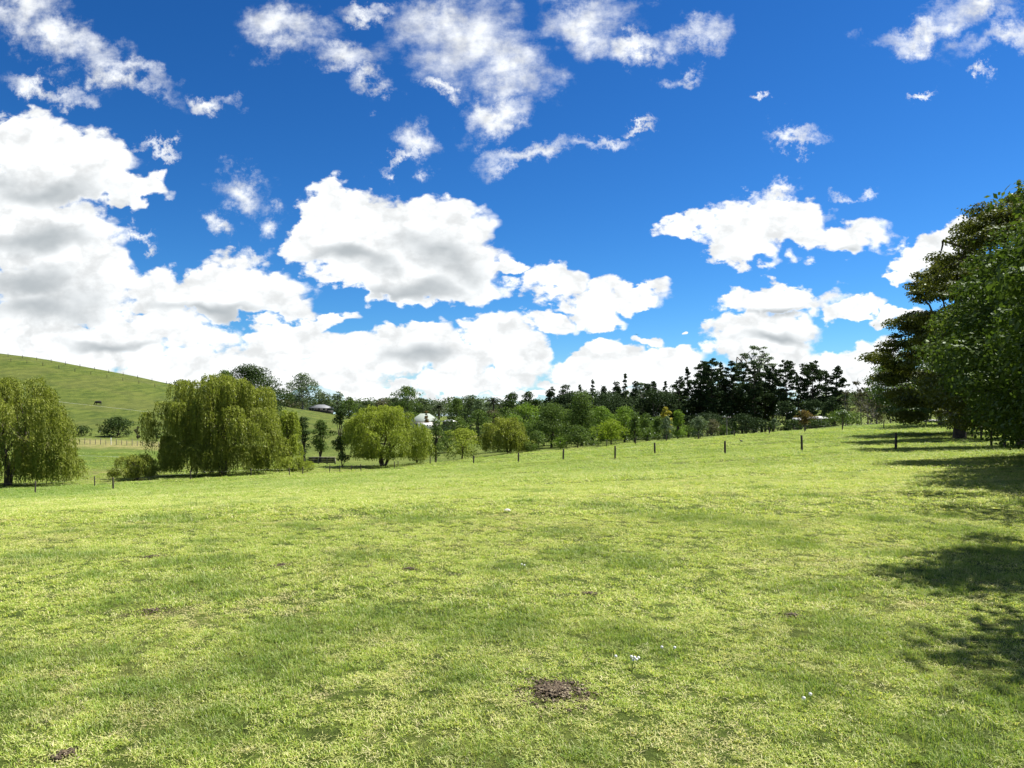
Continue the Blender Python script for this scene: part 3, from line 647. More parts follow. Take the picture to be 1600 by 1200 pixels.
T('palm', 'palm_tree', 'dark palm rising above the trees in the middle of the skyline', 'palm', 771, 290, 600, 32, 'pine')
T('broad', 'columnar_conifer', 'golden-brown columnar conifer in front of the pale house roof', 'tree', 666, 289, 642, 6, 'copper', kind='column', base=.02, ncl=30, cl=.3, nleaf=1800, leaf=.3)
# thicket on the left by the straw fence
T('broad', 'dark_thicket', 'dark arched thicket below the hill with a gap under its crown', 'shrub', 184, 158, 651, 48, 'broad_dark', kind='round', base=.0, ncl=70, cl=.13, dens=1.6)
T('broad', 'dark_thicket', 'low dark bush left of the arched thicket beside the left willow', 'shrub', 128, 156, 664, 26, 'broad_dark', kind='round', base=.0, ncl=20)
T('broad', 'dark_thicket', 'small dark bush just right of the arched thicket', 'shrub', 215, 155, 666, 10, 'scrub', kind='egg', base=.0, ncl=10)
T('broad', 'dark_thicket', 'small dark bush hugging the biggest willow on its left', 'shrub', 244, 154, 670, 12, 'broad_dark', kind='egg', base=.0, ncl=10)
# scrubby bare trees to the right of the pines
GS = 'thin bare scrub trees right of the pines'
for i, (px, Y, tp, w_, lb) in enumerate(((1340, 200, 586, 26, 'taller of the thin pale pines, open top'), (1356, 205, 585, 26, 'thin pale tree right beside the taller thin pine'), (1322, 185, 606, 26, 'bare grey tree right of the belt\'s last pine'),
    (1345, 175, 608, 34, 'bare greyish tree with leaning branches'), (1372, 185, 604, 30, 'bare greyish tree under the big overhanging canopy'), (1392, 180, 606, 30, 'bare brown-grey tree second left of the dark trunk'), (1412, 178, 606, 32, 'bare brown-grey tree by the dark leaning trunk'), (1434, 182, 604, 34, 'bare scrub tree behind the pale rocks'), (1362, 165, 620, 34, 'low bare scrub tree in front of the others'))):
    T('bare', 'scrub_tree', lb, 'tree', px, Y, tp, w_, 'scrub', GS, bark=BARKG, nb=30)
T('broad', 'scrub_bush', 'olive-brown bush mass under the bare trees', 'shrub', 1370, 190, 616, 90, 'scrub', kind='round', base=0, ncl=60, cl=.1, dens=.8)
T('broad', 'scrub_bush', 'olive-brown bush behind the pale rocks', 'shrub', 1425, 188, 612, 60, 'scrub', kind='round', base=0, ncl=40, cl=.12, dens=.8)
T('pine', 'leaning_pine', 'dark young conifer at the edge of the big canopy', 'tree', 1424, 165, 596, 34, 'pine', start=.05)

# distant woods: one mass
rng = np.random.RandomState(5); cc, cr = [], []
for k in range(560):
    Y = 380+260*rng.rand(); px = -50+1750*rng.rand()
    if px < 460: Y = 480+150*rng.rand()
    X, Y, z = at(px, Y); r = 6+5*rng.rand(); hh = (622+14*rng.rand()) if px < 900 else (610+22*rng.rand())
    zt = zof(hh, Y); zt = min(zt, z+20)
    if zt < z+4: zt = z+4+4*rng.rand()
    for q in range(2):
        rr = r*(.55+.4*rng.rand()); cc.append([X+rng.randn()*r*.5, Y+rng.randn()*r*.4, (z+zt)/2+(zt-z)*(.25*q)]); cr.append([rr, rr, (zt-z)*.33])
V, F, tv = clump_leaves(rng, np.array(cc), np.array(cr), 110000, 1.25, True, .7, .5)
tag(mesh('distant_woods', V, F, LM['far'], tint=tv), kind='stuff')

# ------------------------------------------------------------------ right-hand row of big trees
GR = 'big overhanging trees along the right boundary'
def big(label, X, Y, h, w, leafm, leaf, nleaf, seed, **kw):
    z = float(ground(X, Y)); tv, cv = broadleaf(seed, h, w, leaf=leaf, nleaf=nleaf, **kw)
    return put_tree('shade_tree', label, 'tree', (X, Y, z), tv, cv, BARK, LM[leafm], GR)
big('glossy-leaved tree nearest at the right edge, foliage down to the grass', 24.5, 30, 10.6, 15, 'glossy', .17, 90000, 21, base=.0, kind='round', ncl=150, cl=.085, flatz=.7, limbs=24, trunk_r=.4, shell=.35, inner=.15)
big('tallest dense tree at the right edge below the flat-crowned one', 38, 50, 12.9, 21, 'totara', .22, 70000, 22, base=.10, kind='round', ncl=150, cl=.09, flatz=.38, limbs=30, trunk_r=.5, shell=.3, inner=.2)
zt = float(ground(36.5, 53)); tv, cv = umbrella(23, zof(303, 53)-zt, 12.5, start=.66, ncl=80, nleaf=34000, leaf=.2, thick=.30, cl=.09, nmain=9, flatz=.45, trunk_r=.38)
put_tree('flat_topped_tree', 'flat-crowned tree with bare limbs above the canopy at the right edge', 'tree', (36.5, 53, zt), tv, cv, BARK, LM['totara'], GR)
big('dome-shaped olive tree with layered boughs, left front of the right-hand trees', 44, 73, zof(400, 73)-float(ground(44, 73)), 17.5, 'totara', .25, 95000, 24, base=.08, kind='round', ncl=170, cl=.085, flatz=.36, limbs=34, trunk_r=.5, shell=.3, inner=.2, rz_noise=.3)
big('dark lower tree with boughs reaching furthest left over the field', 53, 88, zof(500, 88)-float(ground(53, 88)), 19, 'broad_mid', .24, 70000, 25, base=.08, kind='round', ncl=120, cl=.09, flatz=.36, limbs=26, trunk_r=.4, shell=.3)
big('dark tree at the far end of the right-hand row', 67, 116, zof(560, 116)-float(ground(67, 116)), 17, 'broad_dark', .26, 26000, 26, base=.08, kind='round', ncl=80, cl=.1, flatz=.45, limbs=18, trunk_r=.35)
big('furthest dark tree of the right-hand row above the pale rocks', 82, 140, zof(585, 140)-float(ground(82, 140)), 15, 'broad_dark', .28, 18000, 27, base=.05, kind='round', ncl=60, cl=.1, flatz=.5, limbs=14, trunk_r=.3)
big('dark tree filling in behind the dome-shaped olive tree', 56, 70, 13, 16, 'broad_dark', .28, 30000, 28, base=.02, kind='round', ncl=80, cl=.11, flatz=.5, limbs=14, trunk_r=.4)
big('dark tree filling in behind the glossy-leaved tree', 34, 36, 11, 15, 'broad_dark', .24, 30000, 29, base=.02, kind='round', ncl=80, cl=.11, flatz=.5, limbs=14, trunk_r=.4)
big('overhanging tree just outside the right edge, its twigs reaching in', 15.9, 12.8, 10.5, 11.6, 'glossy', .14, 46000, 30, base=.34, kind='round', ncl=90, cl=.10, flatz=.5, limbs=24, trunk_r=.4, shell=.3, rz_noise=.15)
big('leafy tree added out of the frame for its shade, between the overhanging one and the glossy-leaved one', 20.6, 18.2, 8.9, 18, 'glossy', .16, 120000, 32, base=.04, kind='round', inner=.55, ncl=210, cl=.09, flatz=.6, limbs=20, trunk_r=.4, shell=.3, rz_noise=.15)  # added to shade the grass between its two neighbours
big('overhanging tree beside the photographer, out of the frame, casting the nearest shade', 8.6, 6.7, 8.5, 6.0, 'glossy', .14, 12000, 31, base=.5, kind='round', ncl=26, cl=.15, flatz=.5, limbs=20, trunk_r=.4, shell=.3, rz_noise=.15)

big('bushy tree added at the right edge for shade, just before the glossy-leaved one', 23.6, 24.6, 9.0, 17, 'glossy', .16, 85000, 35, base=.03, kind='round', inner=.5, ncl=140, cl=.09, flatz=.6, limbs=16, trunk_r=.35, shell=.3, rz_noise=.2)  # put in to darken the ground ahead of the glossy tree
big('low wide tree added for shade just outside the right edge, middle of the three nearest', 16.1, 17.2, 7.4, 9.2, 'glossy', .18, 45000, 36, base=.28, kind='round', inner=.5, ncl=90, cl=.12, flatz=.5, limbs=14, trunk_r=.3, shell=.3, rz_noise=.15)  # added where no other crown shaded the near grass
big('low wide tree added for shade at the right edge in front of the bushy one', 20.0, 22.8, 7.4, 9.6, 'glossy', .18, 45000, 37, base=.28, kind='round', inner=.5, ncl=90, cl=.12, flatz=.5, limbs=14, trunk_r=.3, shell=.3, rz_noise=.15)  # added likewise, to carry the shade further out
big('slender tree added out of the frame for shade, just before the overhanging one', 10.5, 9.3, 8.8, 5.0, 'glossy', .14, 10000, 34, base=.5, kind='round', ncl=22, cl=.15, flatz=.5, limbs=12, trunk_r=.25, shell=.3)  # invented tree, placed to throw one more patch of shade

# ------------------------------------------------------------------ posts and fences
def post_geo(h, r, seed=0, lean=0.0, square=False):
    rng = np.random.RandomState(seed); n = 8; ang = np.arange(n)/n*2*pi
    rings = []
    for z, k in ((-.3, 1.05), (h*.5, 1.0), (h-.02, .97), (h, .8)):
        rr = r*k*(1+.06*rng.randn(n)); rings.append(np.stack([rr*np.cos(ang)+lean*z, rr*np.sin(ang), np.full(n, z)], 1))
    V = np.concatenate(rings); id_ = np.arange(4*n).reshape(4, n); nx_ = np.roll(id_, -1, 1)
    q = np.stack([id_[:-1], nx_[:-1], nx_[1:], id_[1:]], -1).reshape(-1, 4); cap = id_[3:4]
    return V, [q, cap]
def fence(name, label, cat, posts, h, r, wires=(), mat=POST, wr=.0025, wmat=WIRE, group=None, labels=None, hs=None, sag=0):
    """posts: list of (px, Y)"""
    pts = [at(px, Y) for px, Y in posts]; root = thing(name, label, cat, pts[0], 0, group); o0 = np.array(pts[0])
    for i, p in enumerate(pts):
        V, F = post_geo(hs[i] if hs else h*(1+.06*random.uniform(-1, 1)), r*(1+.12*random.uniform(-1, 1)), i, random.uniform(-.03, .03))
        po = mesh('post', V+(np.array(p)-o0), F, (labels or {}).get(i, (None, mat))[1], root)
        if labels and i in labels: po['label'] = labels[i][0]
    for wz in wires:
        ln = np.array([np.array(p)-o0+[0, 0, wz] for p in pts])
        V, F = tubes([(ln, np.full(len(ln), wr))], 4); mesh('wire', V, F, wmat, root)
    return root
# front line of stout posts: each stands alone in the photo, one electric wire between them
front = [(1400, 53), (1253, 57), (1133, 63), (1023, 78), (961, 71), (880, 79), (810, 88), (740, 106), (672, 124)]
fence('post_fence', 'line of stout dark posts running down the field from right to the round willow', 'fence', front, 1.22, .085, (.95,))
# far line along the field's brow
fence('brow_fence', 'line of short dark posts along the far brow of the field', 'fence', [(1447, 118), (1381, 115), (1316, 116), (1257, 119), (1202, 122), (1147, 124), (1091, 124), (1041, 125), (993, 124), (948, 124)], 1.1, .075, (.9,))
# hollow fence: small posts from left willow to the round willow
fence('hollow_fence', 'low fence of small weathered posts passing the willows in the hollow', 'fence', [(-20, 70), (55, 62), (148, 78), (177, 68), (298, 88), (392, 92), (452, 96), (473, 98), (515, 108), (531, 109), (549, 108), (564, 109), (616, 116), (622, 120)], 1.05, .065, (.8,))
# straw-coloured fence below the hill
ps = [(108+i*8.2, 143+.05*i) for i in range(18)]; labs = {8: ('white painted post', WHITE)}
fence('paddock_fence', 'post and wire fence in dry straw-coloured grass below the hill', 'fence', ps, 1.15, .06, (.4, .8, 1.05), POSTG, .008, labels=labs, hs=[1.2 if i % 3 == 0 else (1.35 if i == 8 else .95) for i in range(18)])
fence('crest_fence', 'fence along the skyline of the green hill', 'fence', [(-10+22.5*i, 299+.4*i) for i in range(14)], 1.25, .10, (.9,), wr=.01)
fence('hill_fence', 'second fence just below the hill skyline', 'fence', [(-8+25*i, 285) for i in range(12)], 1.2, .09, (.9,), wr=.01)
fence('tape_fence', 'single pale electric tape strung across the foot of the hill', 'fence', [(60+24*i, 226-.3*i) for i in range(10)], .9, .02, (.85,), POSTG, .022, TAPE)
fence('tape_fence', 'single pale electric tape across the meadow between the two left willows', 'fence', [(90+20*i, 124-.5*i) for i in range(8)], .85, .015, (.8,), POSTG, .012, TAPE)
fence('boundary_fence', 'post and wire fence in deep shade under the right-hand trees', 'fence', [(1700, 32), (1625, 39), (1570, 47), (1549, 56), (1533, 66), (1519, 77), (1508, 88), (1496, 100), (1488, 112)], 1.2, .08, (.5, .8, 1.1), wr=.004)
fence('orange_bank_fence', 'short run of thin posts on the straw bank right of the caravan', 'fence', [(690+6*i, 240) for i in range(6)], 1.4, .06, (1.0,))

# saplings standing beside the brow posts
for px, Y, tp, w_, lm, lb in ((1259, 121, 638, 28, 'copper', 'bronze-leaved sapling beside a brow post in front of the white shed'), (1317, 118, 639, 24, 'broad_mid', 'leafy green sapling beside a brow post right of the pines'),
    (1148, 126, 660, 8, 'broad_dark', 'thin dark sapling beside a brow post under the pines'), (1203, 124, 662, 9, 'broad_dark', 'tiny sapling beside a brow post right of centre')):
    T('broad', 'sapling', lb, 'sapling', px, Y, tp, w_, lm, 'saplings on the field brow', kind='egg', base=.28, ncl=16, dens=.75, trunk_r=.06, limbs=6)

# ------------------------------------------------------------------ boxes helper for buildings
def boxes(bl):
    V, F = [], []
    for (x0, x1, y0, y1, z0, z1) in bl:
        b0 = len(V); V += [(x0,y0,z0),(x1,y0,z0),(x1,y1,z0),(x0,y1,z0),(x0,y0,z1),(x1,y0,z1),(x1,y1,z1),(x0,y1,z1)]
        F += [[b0+a for a in f] for f in ((0,3,2,1),(4,5,6,7),(0,1,5,4),(1,2,6,5),(2,3,7,6),(3,0,4,7))]
    return np.array(V, float), np.array(F)
ROOFP = plain('pale_green_roof', (.26, .30, .25), .7, var=.15); ROOFG = plain('grey_roof', (.16, .17, .18), .6, var=.15); ROOFW = plain('white_iron_roof', (.45, .46, .46), .5, var=.15)
WALL = plain('weatherboard', (.35, .33, .29), .8, var=.12); WALLD = plain('dark_board', (.06, .055, .05), .85)
def house(name, label, px, Y, w, d, wall_h, roof_h, roofm, wallm, rz=0, hip=.32):
    X, Y, z = at(px, Y); r = thing(name, label, 'house', (X, Y, z), rz)
    V, F = boxes([(-w/2, w/2, -d/2, d/2, -.8, wall_h)]); mesh('wall', V, F, wallm, r)
    e = .5; hw, hd = w/2+e, d/2+e; rx = hw-hd*(hip*2.6) if hip else hw; rx = max(rx, .3)
    V = np.array([(-hw,-hd,wall_h),(hw,-hd,wall_h),(hw,hd,wall_h),(-hw,hd,wall_h),(-rx,0,wall_h+roof_h),(rx,0,wall_h+roof_h),(-hw,-hd,wall_h-.18),(hw,-hd,wall_h-.18),(hw,hd,wall_h-.18),(-hw,hd,wall_h-.18)])
    mesh('roof', V, [np.array([(0,1,5,4),(2,3,4,5),(6,7,1,0),(7,8,2,1),(8,9,3,2),(9,6,0,3),(6,9,8,7)]), np.array([(1,2,5),(3,0,4)])], roofm, r)
    for sx in (-.3, .25):
        wn = mesh('window', *boxes([(sx*w-.7, sx*w+.7, -d/2-.05, -d/2+.02, .9, 2.1)]), WHITE, r); mesh('pane', *boxes([(sx*w-.6, sx*w+.6, -d/2-.07, -d/2-.055, 1.0, 2.0)]), GLASS, wn)
    mesh('door', *boxes([(-.45, .45, -d/2-.04, -d/2+.02, 0, 2.0)]), WALLD, r)
    return r
hs_ = house('house', 'low house with pale green-grey hip roof behind the caravan', 664, 300, 10.5, 8.5, 3.0, 3.1, ROOFP, WALL)
house('house', 'low house with dark grey hip roof on the skyline left', 502, 352, 9.5, 8, 2.0, 1.7, ROOFG, WALLD)
house('outbuilding', 'small low shed with a pale flat roof right of the pale-roofed house', 702, 278, 4.5, 4, 4.2, .7, ROOFW, WALLD)
house('farm_shed', 'white-roofed farm shed half hidden under the dark pines', 1278, 174, 2.4, 3, 2.6, .5, ROOFW, WALLD, .15, 0)
house('farm_shed', 'smaller white-roofed shed left of the other under the pines', 1247, 176, 1.3, 2.5, 2.6, .5, ROOFW, WALLD, -.2, 0)
# caravan / camper
X, Y, z = at(664.5, 284); cv_ = thing('caravan', 'white caravan parked in front of the pale-roofed house', 'caravan', (X, Y, z))
k = 1.0; zb = .35+max(0, 0)
prof = np.array([(-2.9, .6), (-3.05, 1.5), (-2.7, 3.0), (2.2, 3.1), (3.0, 2.3), (2.9, .6)]) + [0, .2]
Vb = np.concatenate([np.stack([prof[:, 0], np.full(6, -1.1), prof[:, 1]], 1), np.stack([prof[:, 0], np.full(6, 1.1), prof[:, 1]], 1)])
q = np.array([(i, (i+1) % 6, (i+1) % 6+6, i+6) for i in range(6)])
mesh('body', Vb, [q, np.array([[5,4,3,2,1,0],[6,7,8,9,10,11]])], WHITE, cv_)
for x0, x1, z0, z1 in ((-1.1, -.2, 1.75, 2.4), (.75, 1.25, 2.1, 2.6), (1.7, 2.2, 2.1, 2.6)):
    f_ = mesh('window', *boxes([(x0, x1, -1.15, -1.08, z0, z1)]), BLACK, cv_); mesh('pane', *boxes([(x0+.08, x1-.08, -1.17, -1.155, z0+.08, z1-.08)]), GLASS, f_)
mesh('door', *boxes([(-2.1, -1.5, -1.13, -1.08, .9, 2.6)]), plain('door_white', (.6, .62, .62)), cv_)
def wheel(x, y, z_, r, w, mat, parent):
    a = np.arange(16)/16*2*pi; V = np.concatenate([np.stack([x+r*np.cos(a), np.full(16, y+s), z_+r*np.sin(a)], 1) for s in (-w/2, w/2)])
    i = np.arange(16); mesh('wheel', V, [np.stack([i, (i+1) % 16, (i+1) % 16+16, i+16], 1), np.stack([i[::-1], i+16])], mat, parent)
for sx in (-.4, .5):
    wheel(sx, -1.0, .38, .38, .25, BLACK, cv_); wheel(sx, 1.0, .38, .38, .25, BLACK, cv_)
mesh('tow_bar', *boxes([(2.9, 4.2, -.06, .06, .5, .62)]), BLACK, cv_)
# dark timber culvert
X, Y, z = at(500, 132); cu = thing('timber_culvert', 'low dark timber wall with pale posts behind the grass, right of the biggest willow', 'culvert', (X, Y, z+.15))
for i, (x0, x1) in enumerate(((-2.0, -.35), (-.2, 1.2), (1.35, 2.6))):
    for q in range(3): mesh('plank', *boxes([(x0, x1, -.06+.02*(q % 2), .06, .05+q*.32, .34+q*.32)]), WALLD, cu)
for x in (-2.1, -.28, 1.28, 2.7): mesh('post', *boxes([(x-.09, x+.09, -.16, .0, -.2, .85)]), POSTG, cu)
mesh('rail', *boxes([(-2.2, 2.8, -.2, .2, 1.02, 1.12)]), POSTG, cu)
# utility pole
X, Y, z = at(1135.5, 168); up = thing('power_pole', 'grey power pole with a cross-arm standing against the dark pines', 'power pole', (X, Y, z))
ht = zof(651, Y)-z
V, F = tubes([(np.array([(0, 0, -.3), (0, 0, ht)]), np.array([.15, .11]))], 8); mesh('pole', V, F, BARKG, up)
mesh('crossarm', *boxes([(-.95, .95, -.06, .06, ht-.25, ht-.1)]), BARKG, up)
for x in (-.85, -.4, .4, .85): mesh('insulator', *boxes([(x-.04, x+.04, -.04, .04, ht-.1, ht+.08)]), WHITE, up)

# ------------------------------------------------------------------ animals
def body_mesh(name, lines, mat, parent, vox=.04):
    V, F = tubes(lines, 10); Fs = [F]; off = 0
    for P_, R in lines:
        n = len(P_)*10; Fs.append(np.array([np.arange(off, off+10)[::-1], np.arange(off+n-10, off+n)])); off += n
    o = mesh(name, V, Fs, mat, parent, smooth=True); md = o.modifiers.new('remesh', 'REMESH'); md.mode = 'VOXEL'; md.voxel_size = vox; md.use_smooth_shade = True
    return o
COW = plain('black_hide', (.018, .015, .014), .7); COWB = plain('brown_black_hide', (.035, .022, .015), .7)
def cow(label, px, Y, rz, mat, graze=True, white=None):
    X, Y, z = at(px, Y); r = thing('cow', label, 'cow', (X, Y, z), rz, 'cattle on the hill')
    hd = (1.35, 0, .35) if graze else (1.45, 0, 1.45)
    A = np.array
    lines = [(A([(-1.0, 0, 1.15), (-.8, 0, 1.05), (-.3, 0, .98), (.3, 0, .98), (.75, 0, 1.02), (.95, 0, 1.05)]), A([.14, .30, .37, .38, .34, .18])),
        (A([(.75, 0, 1.1), (1.05, 0, .95 if graze else 1.25), (1.22, 0, .62 if graze else 1.4)]), A([.26, .19, .14])),
        (A([(1.18, 0, .68 if graze else 1.42), hd, (hd[0]+.12, 0, hd[2]-.2)]), A([.13, .13, .08]))]
    for x, y in ((.62, .2), (.66, -.2)): lines.append((A([(x, y, .9), (x+.02, y, .5), (x, y, .08), (x, y, 0)]), A([.14, .07, .055, .07])))
    for x, y in ((-.72, .2), (-.78, -.2)): lines.append((A([(x, y, .95), (x+.08, y, .62), (x-.1, y, .42), (x-.02, y, .06), (x, y, 0)]), A([.2, .11, .06, .055, .07])))
    body_mesh('body', lines, mat, r)
    V, F = tubes([(A([(-1.05, 0, 1.2), (-1.17, 0, 1.0), (-1.15, 0, .55), (-1.14, 0, .42)]), A([.03, .02, .02, .05]))], 5); mesh('tail', V, F, mat, r)
    for s in (-1, 1): mesh('ear', A([(1.2, s*.1, hd[2]+.25), (1.25, s*.3, hd[2]+.28), (1.24, s*.12, hd[2]+.14)]), A([[0, 1, 2]]), mat, r)
    if white: V, F = tubes([(A([(.2, 0, .97), (.45, 0, .98), (.62, 0, 1.0)]), A([.385, .395, .375]))], 12); mesh('white_belt', V, F, WHITE, r, smooth=True)
    return r
cow('black cow grazing in the open on the lower green hillside', 153.5, 232, radians(172), COW)
cow('black and white cow on the hill right at the biggest willow\'s left shoulder', 276, 262, radians(10), COW, True, True)
# field bird, flying bird
X, Y, z = at(1158, 92); bd = thing('bird', 'small dark long-legged bird standing on the brow of the field', 'bird', (X, Y, z), pi)
A = np.array
body_mesh('body', [(A([(-.2, 0, .34), (-.1, 0, .3), (.05, 0, .32), (.14, 0, .4)]), A([.03, .09, .09, .05])), (A([(.12, 0, .38), (.17, 0, .5), (.19, 0, .58)]), A([.045, .03, .045])), (A([(.0, .04, .28), (.02, .04, .12), (0, .04, 0)]), A([.03, .012, .012])), (A([(.0, -.04, .28), (-.02, -.04, .12), (.03, -.04, 0)]), A([.03, .012, .012]))], COW, bd, .012)
V, F = tubes([(A([(.2, 0, .58), (.27, 0, .565)]), A([.02, .004]))], 5); mesh('beak', V, F, plain('red_beak', (.4, .05, .03)), bd)
fb = thing('flying_bird', 'tiny dark bird gliding in the clear sky above the valley', 'bird', ((994.5-800)/F_PX*140, 140, zof(522.4, 140)))
body_mesh('body', [(A([(0, -.2, 0), (0, 0, 0), (0, .16, .01)]), A([.02, .06, .025]))], COW, fb, .015)
for s in (-1, 1): mesh('wing', A([(0, -.08, .01), (0, .08, .01), (s*.26, .07, .04), (s*.5, -.02, .01), (s*.25, -.07, .04)]), A([[0, 1, 2, 3, 4]]), COW, fb)

# ------------------------------------------------------------------ stones, soil patches, sticks
def rock(label, x, y, r, mat, seed, group=None, fl=.6):
    rng = np.random.RandomState(seed); import bmesh
    bm = bmesh.new(); bmesh.ops.create_icosphere(bm, subdivisions=2, radius=1)
    for v_ in bm.verts:
        k_ = 1+.22*(vnoise(v_.co.x*2+seed, v_.co.y*2+v_.co.z*1.7)-.5)*2; v_.co = (v_.co.x*r*k_*1.2, v_.co.y*r*k_, v_.co.z*r*k_*fl)
    me = bpy.data.meshes.new('rock'); bm.to_mesh(me); bm.free(); me.materials.append(mat)
    o = bpy.data.objects.new('rock', me); COL.objects.link(o); o.location = (x, y, float(ground(x, y))+r*fl*.35); o.rotation_euler = (0, 0, rng.rand()*6)
    return tag(o, label, 'rock', group)
STONE = plain('pale_stone', (.5, .48, .43), .9, scale=8, bump=.3)
for i, (px, w_) in enumerate(((1449, .5), (1456, .6), (1462, .45), (1470, .7), (1477, .5), (1484, .55), (1490, .4))):
    X, Y, z = at(px, 146+i*.6)
    rock(['leftmost pale boulder of the row beyond the field', 'second pale boulder from the left beyond the field', 'third pale boulder from the left beyond the field', 'largest pale boulder, middle of the row beyond the field', 'third pale boulder from the right beyond the field', 'second pale boulder from the right beyond the field', 'rightmost pale boulder beyond the field, nearest the dark trees'][i], X, Y, w_, STONE, i, 'pale boulders at the far end of the field', .5)
x, y = gpix(793, 799); rock('small pale stone lying in the open grass in the middle of the field', x, y, .055, STONE, 40)
CR = [plain('dry_dung', (.105, .075, .042), .95, scale=30, c2=(.05, .036, .022)), plain('pale_crumb', (.28, .235, .15), .95, scale=30)]
SL = ['largest brown patch of crumbled soil in the foreground grass', 'pale bare patch in the grass at the far left', 'brown bare patch in the left foreground below the pale one', 'small brown bare patch left of the centre', 'small dark bare patch above the largest brown patch', 'small brown bare patch with pale crumbs at the right of the centre', 'faint small bare patch near the middle of the field', 'tiny bare patch at the lower left corner']
for i, (x, y, r, s) in enumerate(SOILP):
    rng = np.random.RandomState(60+i); n = 900 if i == 0 else 110; root = thing('soil_patch', SL[i], 'soil patch', (x, y, float(ground(x, y))))
    for part, mt, nn in (('crumbs', CR[0], n), ('straw_crumbs', CR[1], n//5)):
        a = rng.rand(nn)*2*pi; q = np.abs(rng.randn(nn))*.62*(.7+.6*vnoise(a*1.3+i*9, a*0+i)); cx_, cy_ = q*np.cos(a)*r, q*np.sin(a)*s*1.3
        cz_ = sheet(x+cx_, y+cy_)-float(ground(x, y))+.006+.016*np.clip(1-q, 0, 1)
        base_ = np.array([(1,0,0),(-1,0,0),(0,1,0),(0,-1,0),(0,0,1),(0,0,-1)], float); sz = (.004+.009*rng.rand(nn, 1, 1)**1.5)*(1.0 if part == 'crumbs' else .9)
        V = base_[None]*sz*(.6+.8*rng.rand(nn, 6, 1))*np.array([1, 1, .55])+rng.randn(nn, 6, 3)*.002; V = V+np.stack([cx_, cy_, cz_], 1)[:, None]
        f0 = np.array([(0,2,4),(2,1,4),(1,3,4),(3,0,4),(2,0,5),(1,2,5),(3,1,5),(0,3,5)]); F = (f0[None]+np.arange(nn)[:, None, None]*6).reshape(-1, 3)
        tag(mesh(part, V.reshape(-1, 3), F, mt, root), kind='stuff')
FLW = plain('white_petal', (.8, .8, .76), .8, var=.05); STEM = plain('flower_stem', (.09, .16, .03))
for i, (px, py, n, lb) in enumerate(((983, 1046, 6, 'clump of white clover heads beside the darker tuft in the foreground'), (1040, 1024, 2, 'pair of white clover heads just right of the white clump'), (1270, 1104, 2, 'pale clover heads in the right foreground'), (810, 893, 2, 'two tiny white clover heads near the middle'))):
    x, y = gpix(px, py); rng = np.random.RandomState(i); root = thing('clover_flower', lb, 'flower', (x, y, float(ground(x, y))))
    for k in range(n):
        dx, dy = rng.randn()*.035, rng.randn()*.03; hh = .055+.02*rng.rand(); mesh('stem', *tubes([(A([(dx*.5, dy*.5, 0), (dx, dy, hh)]), A([.0015, .0012]))], 4), STEM, root)
        mesh('flower_head', *tubes([(A([(dx, dy, hh-.006), (dx, dy, hh-.002), (dx, dy, hh+.008), (dx, dy, hh+.013)]), A([.003, .009, .009, .002]))], 7), FLW, root)

# ------------------------------------------------------------------ grass
def grassmat(name):
    m, t = new_mat(name)
    ti = N(t, 'ShaderNodeAttribute', attribute_name='tint'); lu = N(t, 'ShaderNodeAttribute', attribute_name='lush_shade', attribute_type='INSTANCER'); dr = N(t, 'ShaderNodeAttribute', attribute_name='dry', attribute_type='INSTANCER')
    oi = N(t, 'ShaderNodeObjectInfo')
    f = M(t, 'ADD', M(t, 'MULTIPLY', ti.outputs['Fac'], .72), M(t, 'MULTIPLY', oi.outputs['Random'], .28))
    cr_ = N(t, 'ShaderNodeValToRGB'); L(t, f, cr_.inputs[0]); e = cr_.color_ramp.elements
    e[0].position = 0; e[0].color = (.125, .225, .028, 1); e[1].position = 1; e[1].color = (.76, .69, .42, 1)
    for p_, c_ in ((.25, (.245, .355, .046, 1)), (.52, (.375, .48, .080, 1)), (.78, (.60, .62, .21, 1))): q = e.new(p_); q.color = c_
    c = cr_.outputs[0]
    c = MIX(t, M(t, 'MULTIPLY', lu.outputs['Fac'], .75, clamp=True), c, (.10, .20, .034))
    c = MIX(t, M(t, 'MULTIPLY', dr.outputs['Fac'], M(t, 'MULTIPLY_ADD', ti.outputs['Fac'], .8, .1), clamp=True), c, (.56, .48, .27))
    d = N(t, 'ShaderNodeBsdfDiffuse'); L(t, c, d.inputs[0]); tr = N(t, 'ShaderNodeBsdfTranslucent'); L(t, MIX(t, 1.0, c, (1.2, 1.15, .6), 'MULTIPLY'), tr.inputs[0])
    ms = N(t, 'ShaderNodeMixShader'); ms.inputs[0].default_value = .42; L(t, d.outputs[0], ms.inputs[1]); L(t, tr.outputs[0], ms.inputs[2])
    gl = N(t, 'ShaderNodeBsdfGlossy'); gl.inputs['Roughness'].default_value = .45
    m2 = N(t, 'ShaderNodeMixShader'); m2.inputs[0].default_value = .018; L(t, ms.outputs[0], m2.inputs[1]); L(t, gl.outputs[0], m2.inputs[2])
    o = N(t, 'ShaderNodeOutputMaterial'); L(t, m2.outputs[0], o.inputs[0]); return m
GRM = grassmat('grass_blade')
